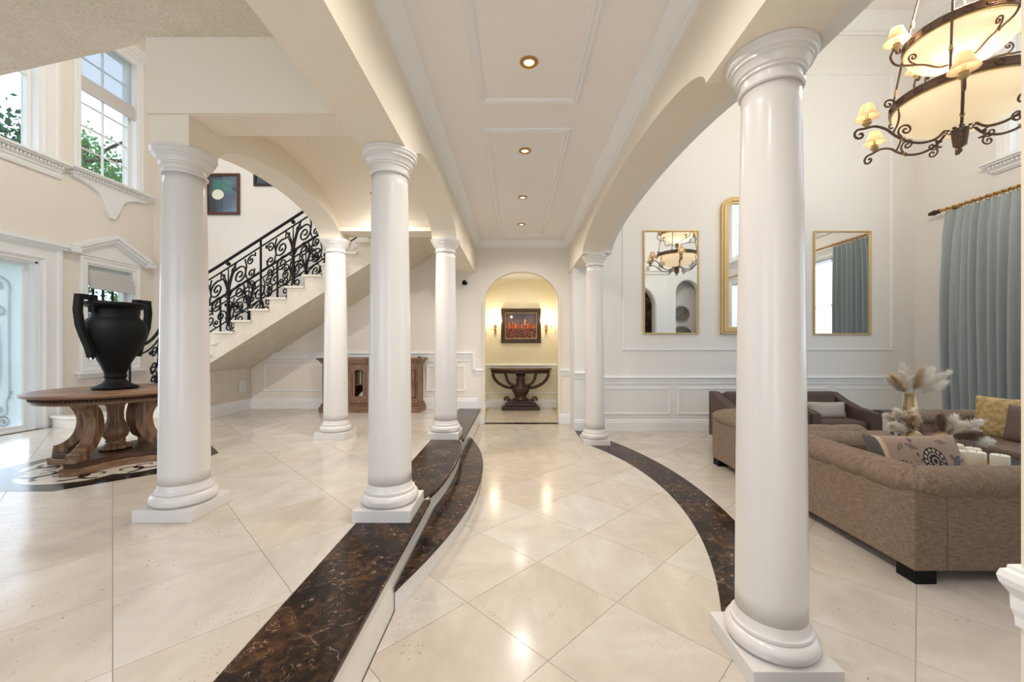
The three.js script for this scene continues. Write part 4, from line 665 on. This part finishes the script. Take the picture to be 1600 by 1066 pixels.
function chesterfield(label, W, D, pos, turn) {
  const t = thing('chesterfield_sofa', label, 'sofa', pos, turn), T = 0.2, H = 0.575;
  part('outer_back', metric(lbox(W, H - 0.08, T, 0, (H + 0.08) / 2, -D / 2 + T / 2, 0.012)), M.tweed, t);
  for (const s of [-1, 1]) part('outer_arm', metric(lbox(T, H - 0.08, D - T - 0.015, s * (W / 2 - T / 2), (H + 0.08) / 2, T / 2 - 0.0065, 0.012)), M.tweed, t);
  const o = 0.1, path = [[-W / 2 + o, D / 2], [-W / 2 + o, -D / 2 + o], [W / 2 - o, -D / 2 + o], [W / 2 - o, D / 2]], a = D - o, b = W - 2 * o, seams = [];
  for (let k = 1; k <= 3; k++) seams.push(a * k / 3, a * k / 3 + a + b - a / 3); const nb = Math.max(3, Math.round(b / 0.3)); for (let k = 0; k <= nb; k++) seams.push(a + b * k / nb);
  part('rolled_top', sweepRoll(path, 0.128, 0.098, seams).translate(0, H + 0.015, 0), M.tweed, t);
  part('front_rail', metric(lbox(W - 2 * T + 0.01, 0.2, 0.12, 0, 0.18, D / 2 - 0.07, 0.012)), M.tweed, t);
  const nC = W > 1.8 ? 2 : 1; for (let k = 0; k < nC; k++) { const cw = (W - 2 * T) / nC; part('seat_cushion', metric(lbox(cw - 0.006, 0.17, D - T - 0.02, -W / 2 + T + cw * (k + 0.5), 0.36, T / 2 + 0.01, 0.04)), M.greyTweed, t); }
  const tb = tufted(W - 2 * T, 0.2, Math.round((W - 2 * T) / 0.2), 2), ta = tufted(D - T, 0.2, 4, 2);
  const bp = part('tufted_back', tb.g.translate(0, 0.42, -D / 2 + T - 0.01), M.greyTweed, t);
  for (const [x, y] of tb.pts) part('button', new THREE.SphereGeometry(0.011, 8, 6).scale(1, 1, 0.6).translate(x, 0.42 + y, -D / 2 + T - 0.002), M.greyTweed, bp);
  for (const s of [-1, 1]) { const ap = part('tufted_arm', ta.g.clone().rotateY(-s * Math.PI / 2).translate(s * (W / 2 - T + 0.01), 0.42, T / 2), M.greyTweed, t); for (const [x, y] of ta.pts) part('button', new THREE.SphereGeometry(0.011, 8, 6).scale(0.6, 1, 1).translate(s * (W / 2 - T + 0.002), 0.42 + y, T / 2 + s * x), M.greyTweed, ap); }
  for (const x of [-1, 1]) for (const z of [-1, 1]) part('foot', lbox(0.13, 0.08, 0.13, x * (W / 2 - 0.07), 0.04, z * (D / 2 - 0.075), 0.006), M.black, t);
  return t;
}
chesterfield('brown tweed tufted chesterfield loveseat holding the floral lumbar cushion', 1.26, 0.92, [2.875, 0, 3.07], Math.PI / 2);
chesterfield('brown tweed tufted chesterfield loveseat beside the brown armchairs', 1.18, 0.92, [2.875, 0, 4.37], Math.PI / 2);
chesterfield('long brown tweed tufted chesterfield sofa in front of the curtain with gold cushion', 2.4, 0.92, [5.16, 0, 3.7], -Math.PI / 2);
// cushions
{
  const print = canvasTex(768, 320, (c, w, h) => {
    c.fillStyle = '#a88f80'; c.fillRect(0, 0, w, h); c.fillStyle = '#5b5754'; c.fillRect(0, 0, 70, h); c.fillStyle = '#c9b79c'; c.fillRect(70, 0, 34, h);
    const fl = (x, y, r) => { c.fillStyle = '#2c2730'; c.beginPath(); c.arc(x, y, r, 0, 7); c.fill(); c.fillStyle = '#b9a191'; for (let k = 0; k < 14; k++) { const a = k / 14 * 6.283; c.beginPath(); c.arc(x + Math.cos(a) * r * 0.8, y + Math.sin(a) * r * 0.8, r * 0.13, 0, 7); c.fill(); } c.beginPath(); c.arc(x, y, r * 0.6, 0, 7); c.fill(); c.fillStyle = '#2c2730'; for (let k = 0; k < 10; k++) { const a = k / 10 * 6.283; c.beginPath(); c.arc(x + Math.cos(a) * r * 0.4, y + Math.sin(a) * r * 0.4, r * 0.13, 0, 7); c.fill(); } c.beginPath(); c.arc(x, y, r * 0.18, 0, 7); c.fill(); };
    const lf = (x, y, r, a) => { c.save(); c.translate(x, y); c.rotate(a); c.fillStyle = '#4a4b55'; c.beginPath(); c.moveTo(-r, 0); c.quadraticCurveTo(0, -r * 0.7, r, 0); c.quadraticCurveTo(0, r * 0.7, -r, 0); c.fill(); c.strokeStyle = '#a88f80'; c.lineWidth = 4; for (let k = -3; k < 4; k++) { c.beginPath(); c.moveTo(k * r * 0.22, 0); c.lineTo(k * r * 0.22 + 12, -r * 0.25); c.moveTo(k * r * 0.22, 0); c.lineTo(k * r * 0.22 + 12, r * 0.25); c.stroke(); } c.restore(); };
    fl(450, 190, 92); fl(190, 230, 50); lf(640, 190, 70, -0.6); lf(300, 90, 50, 0.4); lf(560, 60, 46, 0.2); lf(210, 90, 44, -0.7); lf(720, 80, 40, 0.9); fl(720, 270, 36); lf(340, 270, 46, 2.4);
    for (let k = 0; k < 16; k++) { const x = rr(120, 750), y = rr(15, 305); k % 3 ? lf(x, y, rr(22, 34), rr(0, 6)) : fl(x, y, rr(14, 24)); } fl(450, 190, 92); lf(640, 190, 70, -0.6);
    c.strokeStyle = '#57525a'; c.lineWidth = 4; for (let k = 0; k < 7; k++) { c.beginPath(); c.arc(130 + k * 95, 160 + (k % 2) * 90, 34, 0.4, 3.6); c.stroke(); }
  });
  const t = thing('lumbar_cushion', 'floral patterned taupe lumbar cushion lying on the tweed loveseat', 'cushion', [2.91, 0.63, 2.93], 0); 
  part('cover', pillow(0.68, 0.34, 0.15).rotateX(-0.42), new THREE.MeshStandardMaterial({ map: print, roughness: 0.9 }), t);
  const t2 = thing('square_cushion', 'mottled gold square cushion leaning on the long sofa back', 'cushion', [5.36, 0.64, 4.42], -1.25); part('cover', pillow(0.5, 0.48, 0.17).rotateX(-0.22), new THREE.MeshStandardMaterial({ map: dabs, roughness: 0.7 }), t2);
  const t3 = thing('square_cushion', 'taupe square cushion beside the gold cushion on the long sofa', 'cushion', [5.28, 0.62, 4.12], -1.45); part('cover', pillow(0.42, 0.4, 0.15).rotateX(-0.22), std('#7d6b64', 0.85), t3);
}
// ---------------------------------------------------------------- armchairs
function armchair(label, pos, turn) {
  const t = thing('armchair', label, 'armchair', pos, turn), W = 0.9, D = 0.88;
  part('base', lbox(W - 0.2, 0.18, D - 0.1, 0, 0.2, 0.02, 0.02), M.velvet, t);
  for (const s of [-1, 1]) {
    const p = [[-D / 2, 0.1], [D / 2, 0.1], [D / 2, 0.53], [D / 2 - 0.06, 0.55], [0.12, 0.57], [-0.12, 0.64], [-D / 2 + 0.1, 0.73], [-D / 2, 0.73]];
    part('arm', new THREE.ExtrudeGeometry(shapeOf(p), { depth: 0.09, bevelEnabled: true, bevelSize: 0.018, bevelThickness: 0.018, bevelSegments: 3 }).rotateY(-Math.PI / 2).translate(s * (W / 2 - 0.06) + 0.045, 0, 0), M.velvet, t);
    for (const z of [-1, 1]) part('foot', lbox(0.06, 0.1, 0.06, s * (W / 2 - 0.08), 0.05, z * (D / 2 - 0.08), 0.006), M.black, t);
  }
  part('back', lbox(W - 0.12, 0.6, 0.12, 0, 0.42, -D / 2 + 0.06, 0.03), M.velvet, t);
  part('back_cushion', lbox(W - 0.26, 0.38, 0.17, 0, 0.0, 0, 0.06).rotateX(-0.16).translate(0, 0.575, -D / 2 + 0.2), M.velvet, t);
  part('seat_cushion', lbox(W - 0.25, 0.15, D - 0.18, 0, 0.36, 0.06, 0.05), M.velvet, t);
  return t;
}
armchair('brown velvet armchair with silver lumbar cushion, next to the wooden side table', [4.4, 0, 5.78], -0.05);
armchair('brown velvet armchair beneath the tall gilt mirror, behind the far loveseat', [3.44, 0, 5.78], 0.03);
{ const t = thing('lumbar_cushion', 'small pale silver lumbar cushion on the brown armchair', 'cushion', [4.41, 0.53, 5.72], -0.05); part('cover', pillow(0.52, 0.24, 0.13).rotateX(-0.2), M.silver, t); }
// ---------------------------------------------------------------- tables, vases, plumes, candles
function plume(parent, base, dir, len, wid, mat, n = 260) {
  const D = new THREE.Vector3(...dir).normalize(), B = new THREE.Vector3(...base), p = [], side = new THREE.Vector3(rr(-1, 1), 0.1, rr(-1, 1)).cross(D).normalize(), oth = D.clone().cross(side), droop = new THREE.Vector3(D.x, 0, D.z).multiplyScalar(0.3);
  const pt = (q) => B.clone().addScaledVector(D, len * q).addScaledVector(droop, len * q * q * 0.35).add(new THREE.Vector3(0, -0.12 * len * q * q, 0));
  for (let i = 0; i < n; i++) {
    const q = Math.pow(rnd(), 0.9) * 0.68 + 0.3, a = rnd() * 6.283, c = pt(q), w = wid * Math.pow(Math.sin(Math.PI * Math.min(1, (q - 0.22) / 0.8)), 0.7) * rr(0.5, 1.1), out = side.clone().multiplyScalar(Math.cos(a)).addScaledVector(oth, Math.sin(a));
    const tip = c.clone().addScaledVector(out, w).addScaledVector(D, rr(0.06, 0.16) * len), perp = out.clone().cross(D).multiplyScalar(rr(0.003, 0.0065));
    p.push(...c.clone().add(perp).toArray(), ...c.clone().sub(perp).toArray(), ...tip.toArray());
  }
  const g = new THREE.BufferGeometry(); g.setAttribute('position', new THREE.Float32BufferAttribute(p, 3)); g.computeVertexNormals(); g.setAttribute('uv', new THREE.Float32BufferAttribute(new Float32Array(p.length / 3 * 2), 2));
  part('plume', merge([g, strip(tube([pt(0), pt(0.3), pt(0.6), pt(0.9)], 0.003, 8, 4))]), mat, parent);
}
const ribbed = (prof, ribs, k) => { const g = lathe(prof, 72), p = g.attributes.position; for (let i = 0; i < p.count; i++) { const x = p.getX(i), z = p.getZ(i), a = Math.atan2(z, x), r = Math.hypot(x, z), m = 1 - k * Math.pow(Math.abs(Math.sin(a * ribs / 2)), 0.5) * -1 - k; p.setX(i, x * m); p.setZ(i, z * m); } g.computeVertexNormals(); return g; };
{
  const t = thing('coffee_table', 'low dark wood coffee table between the chesterfield sofas', 'coffee table', [4.02, 0, 3.6]);
  part('tabletop', lbox(0.78, 0.05, 1.5, 0, 0.415, 0, 0.008), std('#2e2a29', 0.35), t); for (const x of [-1, 1]) for (const z of [-1, 1]) part('leg', lbox(0.07, 0.39, 0.07, x * 0.34, 0.195, z * 0.7, 0.005), std('#2e2a29', 0.35), t);
  const tr = thing('candle_tray', 'flat bronze tray under white pillar candles on the coffee table', 'tray', [3.84, 0.441, 3.38]); part('plate', lbox(0.3, 0.014, 0.64, 0, 0.008, 0, 0.005), M.brass, tr); part('rim', rectFrame(0.3, 0.64, [[0, 0], [0, 0.012], [0.012, 0.012], [0.012, 0]]).rotateX(-Math.PI / 2).translate(0, 0.014, 0), M.brass, tr);
  const spots = [[3.92, 3.6, 0.115, 'white pillar candle on the tray end next to the gourd vases', 0.056], [3.78, 3.45, 0.1, 'shortest white pillar candle, on the tray side toward the loveseat', 0.052], [3.9, 3.44, 0.12, 'white pillar candle with visible wick on the tray side toward the long sofa', 0.05], [3.77, 3.3, 0.125, 'wide white pillar candle between the shortest and the end candle on tray', 0.056], [3.8, 3.165, 0.135, 'tallest white pillar candle at the end of tray away from the vases', 0.054]];
  for (const [x, d, h, label, r] of spots) { const c = thing('pillar_candle', label, 'candle', [x, 0.457, d], 0, 'pillar candles on the tray'); part('wax', lathe([[0, 0], [r, 0], [r, h - 0.006], [r - 0.006, h], [r - 0.014, h - 0.004], [0, h - 0.008]], 32), M.wax, c); part('wick', rod(new THREE.Vector3(0, h - 0.01, 0), new THREE.Vector3(0.002, h + 0.014, 0), 0.0014, 5), M.black, c); }
  const gourd = [[0, 0], [0.05, 0], [0.075, 0.025], [0.09, 0.07], [0.085, 0.115], [0.062, 0.15], [0.04, 0.165], [0.036, 0.175], [0.042, 0.182], [0.034, 0.18], [0.028, 0.16], [0, 0.15]];
  for (const [x, d, label, mats, dirs] of [[3.93, 4.0, 'ribbed gold gourd vase beside the armchair end of coffee table', [M.plume, M.plumeTan], [[-0.75, 0.5, 0.1], [-0.45, 0.9, 0], [-0.15, 1.1, 0.1], [0.15, 1.0, -0.1], [-0.6, 0.75, -0.2], [-0.25, 0.95, 0.3]]], [4.08, 3.85, 'ribbed gold gourd vase beside the candles on coffee table', [M.plume, M.plumeBrown], [[0.9, 0.35, 0.1], [0.75, 0.6, -0.1], [0.6, 0.3, 0.3], [0.35, 0.85, 0], [0.85, 0.12, 0.25], [0.15, 0.95, -0.2], [0.5, 0.6, 0.3]]]]) {
    const v = thing('gourd_vase', label, 'vase', [x, 0.441, d]); part('body', ribbed(gourd, 10, 0.05), M.gold, v);
    const b = thing('pampas_bunch', x < 4 ? 'cream pampas plumes in the gourd vase nearer the armchairs' : 'brown and cream feathery grass plumes in the gourd vase by candles', 'dried grass', [x, 0.59, d]);
    dirs.forEach((q, i) => plume(b, [0, -0.04, 0], q, rr(0.25, 0.33), 0.085, mats[i % 3 === 2 ? 1 : 0], 800));
  }
}
{
  const t = thing('side_table', 'small dark wooden side table with paired round legs under tall vase', 'side table', [5.2, 0, 5.4]);
  part('tabletop', lbox(0.5, 0.05, 0.4, 0, 0.535, 0, 0.008), std('#3c3029', 0.4), t); for (const x of [-1, 1]) for (const k of [-1, 1]) part('leg', rod(new THREE.Vector3(x * 0.12 + k * 0.032, 0, 0.06 * k), new THREE.Vector3(x * 0.1 + k * 0.02, 0.52, 0), 0.022, 10, 0.018), std('#4c3d31', 0.45), t);
  const v = thing('tall_vase', 'tall ribbed antique gold vase on the side table', 'vase', [5.27, 0.561, 5.38]); part('body', ribbed([[0, 0], [0.055, 0], [0.08, 0.02], [0.082, 0.06], [0.07, 0.1], [0.06, 0.2], [0.065, 0.235], [0.068, 0.25], [0.055, 0.245], [0.05, 0.2], [0, 0.1]], 12, 0.04), M.gold, v);
  const b = thing('pampas_bunch', 'cream pampas plumes in the tall vase on the side table', 'dried grass', [5.27, 0.78, 5.38]);
  [[-0.62, 0.75, 0], [-0.35, 0.95, 0.1], [-0.1, 1, -0.1], [0.2, 1, 0.1], [0.45, 0.8, 0], [0.62, 0.5, 0.1], [-0.5, 0.55, 0.2], [0.3, 0.6, 0.3]].forEach((q, i) => plume(b, [0, -0.06, 0], q, rr(0.44, 0.56), 0.1, i === 3 || i === 6 ? M.plumeTan : M.plume, 800));
}
// ---------------------------------------------------------------- chandelier
{
  const t = thing('chandelier', 'two-tier wrought bronze chandelier with glowing alabaster bowls and candle shades', 'chandelier', [4.02, 0, 3.65]);
  const tier = (y, r, depth, hub) => {
    part('ring_band', lathe([[r - 0.012, y - 0.035], [r + 0.008, y - 0.04], [r + 0.016, y - 0.03], [r + 0.01, y - 0.024], [r + 0.01, y + 0.024], [r + 0.018, y + 0.03], [r + 0.008, y + 0.04], [r - 0.012, y + 0.035], [r - 0.012, y - 0.035]], 64), M.chand, t);
    const orn = []; for (let i = 0; i < 18; i++) { const a = i / 18 * 6.283; orn.push(new THREE.TorusGeometry(0.02, 0.005, 5, 10).scale(1.5, 0.9, 1).translate(0, 0, r + 0.012).rotateY(a).translate(0, y, 0)); }
    part('ring_tracery', orn, M.chand, t);
    part('ring_gilt', new THREE.TorusGeometry(r + 0.006, 0.007, 6, 64).rotateX(Math.PI / 2).translate(0, y - 0.044, 0), M.chandGold, t);
    const b = []; for (let i = 0; i <= 16; i++) { const a = i / 16 * Math.PI / 2; b.push([Math.max(0.02, (r - 0.006) * Math.cos(a * 0.98)), y - 0.045 - depth * Math.sin(a)]); }
    part('glass_bowl', lathe(b, 56), M.alabaster, t, 'glowing cream alabaster bowl');
    part('hub', lathe([[0, y - depth - 0.09 - hub], [0.012, y - depth - 0.08 - hub], [0.02, y - depth - 0.06 - hub], [0.01, y - depth - 0.045 - hub], [0.045, y - depth - 0.02 - hub], [0.06 * (hub * 6), y - depth - 0.04], [0.1 * (hub * 6), y - depth - 0.02], [0.14 * (hub * 6), y - depth + 0.015], [0.145 * (hub * 6), y - depth + 0.03], [0.12 * (hub * 6), y - depth + 0.04], [0, y - depth + 0.045]], 28), M.chand, t);
    for (let i = 0; i < 10; i++) part('leaf', new THREE.SphereGeometry(0.03 * hub * 7, 8, 6).scale(0.7, 1.4, 0.4).rotateX(0.75).translate(0, y - depth - 0.015, 0.105 * hub * 6).rotateY(i * 0.628), M.chand, t);
    const l = new THREE.PointLight(new THREE.Color().setRGB(1, 0.91, 0.78), y > 4 ? 31 : 2); l.name = 'bowl_glow'; l.position.set(0, y > 4 ? y + 0.3 : y + 0.02, 0); l.castShadow = true; l.shadow.radius = 6; t.add(l);
  };
  const YL = 3.71, YU = 4.26; tier(YL, 0.46, 0.26, 0.17); tier(YU, 0.37, 0.22, 0.12);
  const P3 = (a, r, y) => new THREE.Vector3(r * Math.cos(a), y, r * Math.sin(a));
  for (let k = 0; k < 4; k++) { const a = k * Math.PI / 2 + 0.95; const rd = part('rod', [rod(P3(a, 0.47, YL + 0.02), P3(a, 0.38, YU), 0.009), rod(P3(a, 0.38, YU), P3(a, 0.2, 5.1), 0.009), rod(P3(a, 0.2, 5.1), P3(a, 0.05, 5.6), 0.008)], M.chand, t);
    for (const [f, r, y] of [[0, 0.43, YL + 0.24], [0, 0.31, YU + 0.3]]) part('gilt_knop', lathe([[0, -0.04], [0.014, -0.03], [0.01, -0.015], [0.018, 0], [0.01, 0.015], [0.014, 0.03], [0, 0.04]], 10).translate(...P3(a, r, y).toArray()), M.chandGold, rd); }
  part('stem', [rod(new THREE.Vector3(0, 5.55, 0), new THREE.Vector3(0, 7.0, 0), 0.014), lathe([[0, 5.5], [0.06, 5.52], [0.08, 5.58], [0.03, 5.66], [0, 5.7]], 16), lathe([[0, 6.93], [0.09, 6.94], [0.11, 6.98], [0.1, 7.0], [0, 7.0]], 20)], M.chand, t);
  const candle = (a, r, y, arm) => {
    const c = P3(a, r, y);
    const cup = part('candle_cup', lathe([[0, -0.03], [0.014, -0.025], [0.02, -0.01], [0.034, 0.004], [0.038, 0.014], [0.02, 0.016], [0.026, 0.034], [0.03, 0.042], [0.012, 0.046], [0.012, 0.1], [0, 0.1]], 16).translate(c.x, c.y, c.z), M.chandGold, arm);
    part('lamp_bulb', lathe([[0, 0], [0.01, 0.006], [0.013, 0.02], [0.006, 0.042], [0, 0.05]], 10).translate(c.x, c.y + 0.1, c.z), M.flame, cup, 'glowing candle bulb');
    part('lamp_shade', lathe([[0.098, 0.062], [0.084, 0.08], [0.066, 0.12], [0.052, 0.16], [0.046, 0.185]], 24).translate(c.x, c.y, c.z), M.fabricShade, cup, 'small bell shade of tan silk');
    const l = new THREE.PointLight(new THREE.Color().setRGB(1, 0.84, 0.6), 0.35); l.name = 'candle_glow'; l.position.set(c.x, c.y + 0.12, c.z); l.castShadow = true; cup.add(l);
  };
  for (let k = 0; k < 6; k++) {
    const a = k * Math.PI / 3 + 0.28, m = (pts) => pts.map(([r, y]) => P3(a, r, y + YL));
    const arm = part('arm', tube(m([[0.1, -0.29], [0.17, -0.36], [0.27, -0.385], [0.38, -0.36], [0.48, -0.29], [0.55, -0.22], [0.64, -0.18], [0.72, -0.19], ...spiral(0.755, -0.245, 0.055, 1.2, -1.1, 14)]), 0.011, 60, 7), M.chand, t);
    const sc = (pts, r = 0.0085) => part('scroll', tube(m(pts), r, pts.length * 2, 6), M.chand, arm);
    sc([[0.5, -0.27], [0.46, -0.18], [0.45, -0.08], [0.47, 0.0], ...spiral(0.53, 0.01, 0.05, 2.8, -1.2, 14)]);
    sc([[0.36, -0.37], [0.42, -0.33], ...spiral(0.4, -0.25, 0.06, -0.6, 1.5, 18)]);
    sc([[0.2, -0.37], [0.13, -0.4], ...spiral(0.2, -0.43, 0.045, 2.2, 1.3, 14)], 0.007);
    part('gilt_collar', new THREE.TorusGeometry(0.016, 0.007, 6, 10).translate(...P3(a, 0.42, YL - 0.335).toArray()), M.chandGold, arm);
    candle(a, 0.7, YL - 0.155, arm);
  }
  for (let k = 0; k < 4; k++) {
    const a = k * Math.PI / 2 + 0.2, m = (pts) => pts.map(([r, y]) => P3(a, r, y + YU));
    const arm = part('upper_arm', tube(m([[0.07, -0.25], [0.15, -0.27], [0.28, -0.23], [0.4, -0.22], [0.5, -0.2], [0.54, -0.13], [0.52, -0.07], ...spiral(0.485, -0.08, 0.035, 0.6, 1.2, 12)]), 0.009, 50, 6), M.chand, t);
    part('scroll', tube(m([[0.33, -0.225], [0.38, -0.19], ...spiral(0.36, -0.15, 0.04, -0.8, 1.4, 14)]), 0.007, 34, 6), M.chand, arm);
    part('gilt_collar', new THREE.TorusGeometry(0.014, 0.006, 6, 10).translate(...P3(a, 0.36, YU - 0.22).toArray()), M.chandGold, arm);
    candle(a, 0.49, YU - 0.05, arm);
  }
}
// ---------------------------------------------------------------- what the mirrors show of the fireplace wall
{
  const t = thing('fireplace', 'white stone arched fireplace surround mirrored behind the chandelier', 'fireplace', [4.02, 0, 0.4]);
  const o = [[-0.95, 0], [-0.95, 3.9], [0.95, 3.9], [0.95, 0], [0.56, 0], ...ell(0, 2.75, 0.56, 0.63, 0, Math.PI, 24), [-0.56, 0]];
  part('surround', new THREE.ExtrudeGeometry(shapeOf(o), { depth: 0.06, bevelEnabled: true, bevelSize: 0.006, bevelThickness: 0.006, bevelSegments: 1 }).rotateY(Math.PI).translate(0, 0, -0.002), M.stonewhite, t);
  part('arch_moulding', (() => { const p = [[0.6, 0], ...ell(0, 2.75, 0.6, 0.67, 0, Math.PI, 24), [-0.6, 0]].map(([x, y]) => new THREE.Vector3(x, y, -0.075)); return tube(p, 0.03, 80, 6); })(), M.stonewhite, t);
  part('cornice', [lbox(2.1, 0.1, 0.2, 0, 3.92, -0.1, 0.01), lbox(2.0, 0.08, 0.14, 0, 3.83, -0.07)], M.stonewhite, t);
  struct('wall_fireplace_back', box(3.42, 4.62, 0, 3.47, 0.1, 0.14), M.dark);
  for (const [y, r, label] of [[2.54, 0.27, 'smaller round bronze plate in the niche, hung above the other'], [1.75, 0.37, 'larger round bronze plate in the niche, below the smaller one']]) { const q = thing('bronze_plate', label, 'plate', [5.67, y, -0.16]); part('disc', lathe([[0, 0.02], [r * 0.5, 0.025], [r * 0.8, 0.06], [r, 0.07], [r, 0.06], [r * 0.8, 0.04], [0, 0]], 40).rotateX(-Math.PI / 2).translate(0, 0, 0), std('#6c655a', 0.35, { metalness: 0.7 }), q); part('boss', new THREE.SphereGeometry(r * 0.16, 14, 10).scale(1, 1, 0.4).translate(0, 0, -0.03), std('#8a8272', 0.35, { metalness: 0.7 }), q); }
}
// ---------------------------------------------------------------- garden outside the foyer windows
struct('ground', box(-40, -6.96, -0.2, 0, -20, 40), M.lawn);
struct('ground_right', box(7.06, 40, -0.2, 0, -20, 40), M.lawn);
{
  const LS = 0.62, leafG = new THREE.BufferGeometry(); leafG.setAttribute('position', new THREE.Float32BufferAttribute([0, 0, 0, 0.06, 0.08, 0.01, 0, 0.19, 0, -0.06, 0.08, 0.01], 3)); leafG.setIndex([0, 1, 2, 0, 2, 3]); leafG.computeVertexNormals();
  const mats = ['#4c7a36', '#6f9a4a', '#3f6a3c'].map((c) => { const m = M.leaf.clone(); m.color.set(c); return m; });
  const tree = (x, d, h, r, n, k, label) => {
    const t = thing('garden_tree', label, 'tree', [x, 0, d]);
    const tr = part('trunk', [tube([new THREE.Vector3(0, 0, 0), new THREE.Vector3(0.1, h * 0.3, 0.1), new THREE.Vector3(-0.1, h * 0.6, 0), new THREE.Vector3(0.1, h * 0.95, 0.1)], 0.13, 20, 7), ...[0, 1, 2, 3, 4, 5].map((b) => { const a = b * 1.1 + k, y = h * (0.4 + 0.09 * b); return tube([new THREE.Vector3(0, y, 0), new THREE.Vector3(Math.cos(a) * r * 0.4, y + 0.5, Math.sin(a) * r * 0.4), new THREE.Vector3(Math.cos(a) * r * 0.8, y + 0.7, Math.sin(a) * r * 0.8)], 0.045, 10, 5); })], M.bark, t);
    const im = new THREE.InstancedMesh(leafG, mats[k % 3], n), m4 = new THREE.Matrix4(), q = new THREE.Quaternion(), e = new THREE.Euler();
    const clumps = Array.from({ length: 26 }, () => { const a = rnd() * 6.283, b = Math.acos(rr(-1, 1)), rad = r * rr(0.45, 0.95); return [rad * Math.sin(b) * Math.cos(a), h * 0.68 + rad * 1.15 * Math.cos(b), rad * Math.sin(b) * Math.sin(a)]; });
    for (let i = 0; i < n; i++) { const c = clumps[i % 26]; e.set(rr(-2, 2), rr(0, 6.3), rr(-2, 2)); q.setFromEuler(e); const g = () => (rnd() + rnd() + rnd() - 1.5) * 0.55 * r * 0.55; m4.compose(new THREE.Vector3(c[0] + g(), c[1] + g(), c[2] + g()), q, new THREE.Vector3(1, 1, 1).multiplyScalar(LS * rr(0.7, 1.3))); im.setMatrixAt(i, m4); }
    im.name = 'foliage'; im.userData.kind = 'stuff'; im.castShadow = true; t.add(im);
  };
  tree(-11.2, 9.6, 6.6, 1.9, 7680, 0, 'leafy green tree outside the sheer-shaded upper window');
  tree(-13.5, 12.6, 8.2, 2.3, 7680, 1, 'tall light green tree beyond the sheer-shaded upper window');
  tree(-10.6, 7.0, 6.8, 1.7, 7200, 2, 'leafy green tree outside the wide upper window over the entrance');
  tree(-11.0, 12.3, 3.0, 1.5, 6240, 1, 'low green garden tree outside the pedimented window');
  tree(-12.5, 4.5, 7.0, 2.0, 6240, 0, 'dark green tree in the garden before the entrance');
  tree(12.0, 2.8, 6.0, 2.0, 5280, 1, 'green tree outside the living room windows');
}
renderer.render(scene, camera);
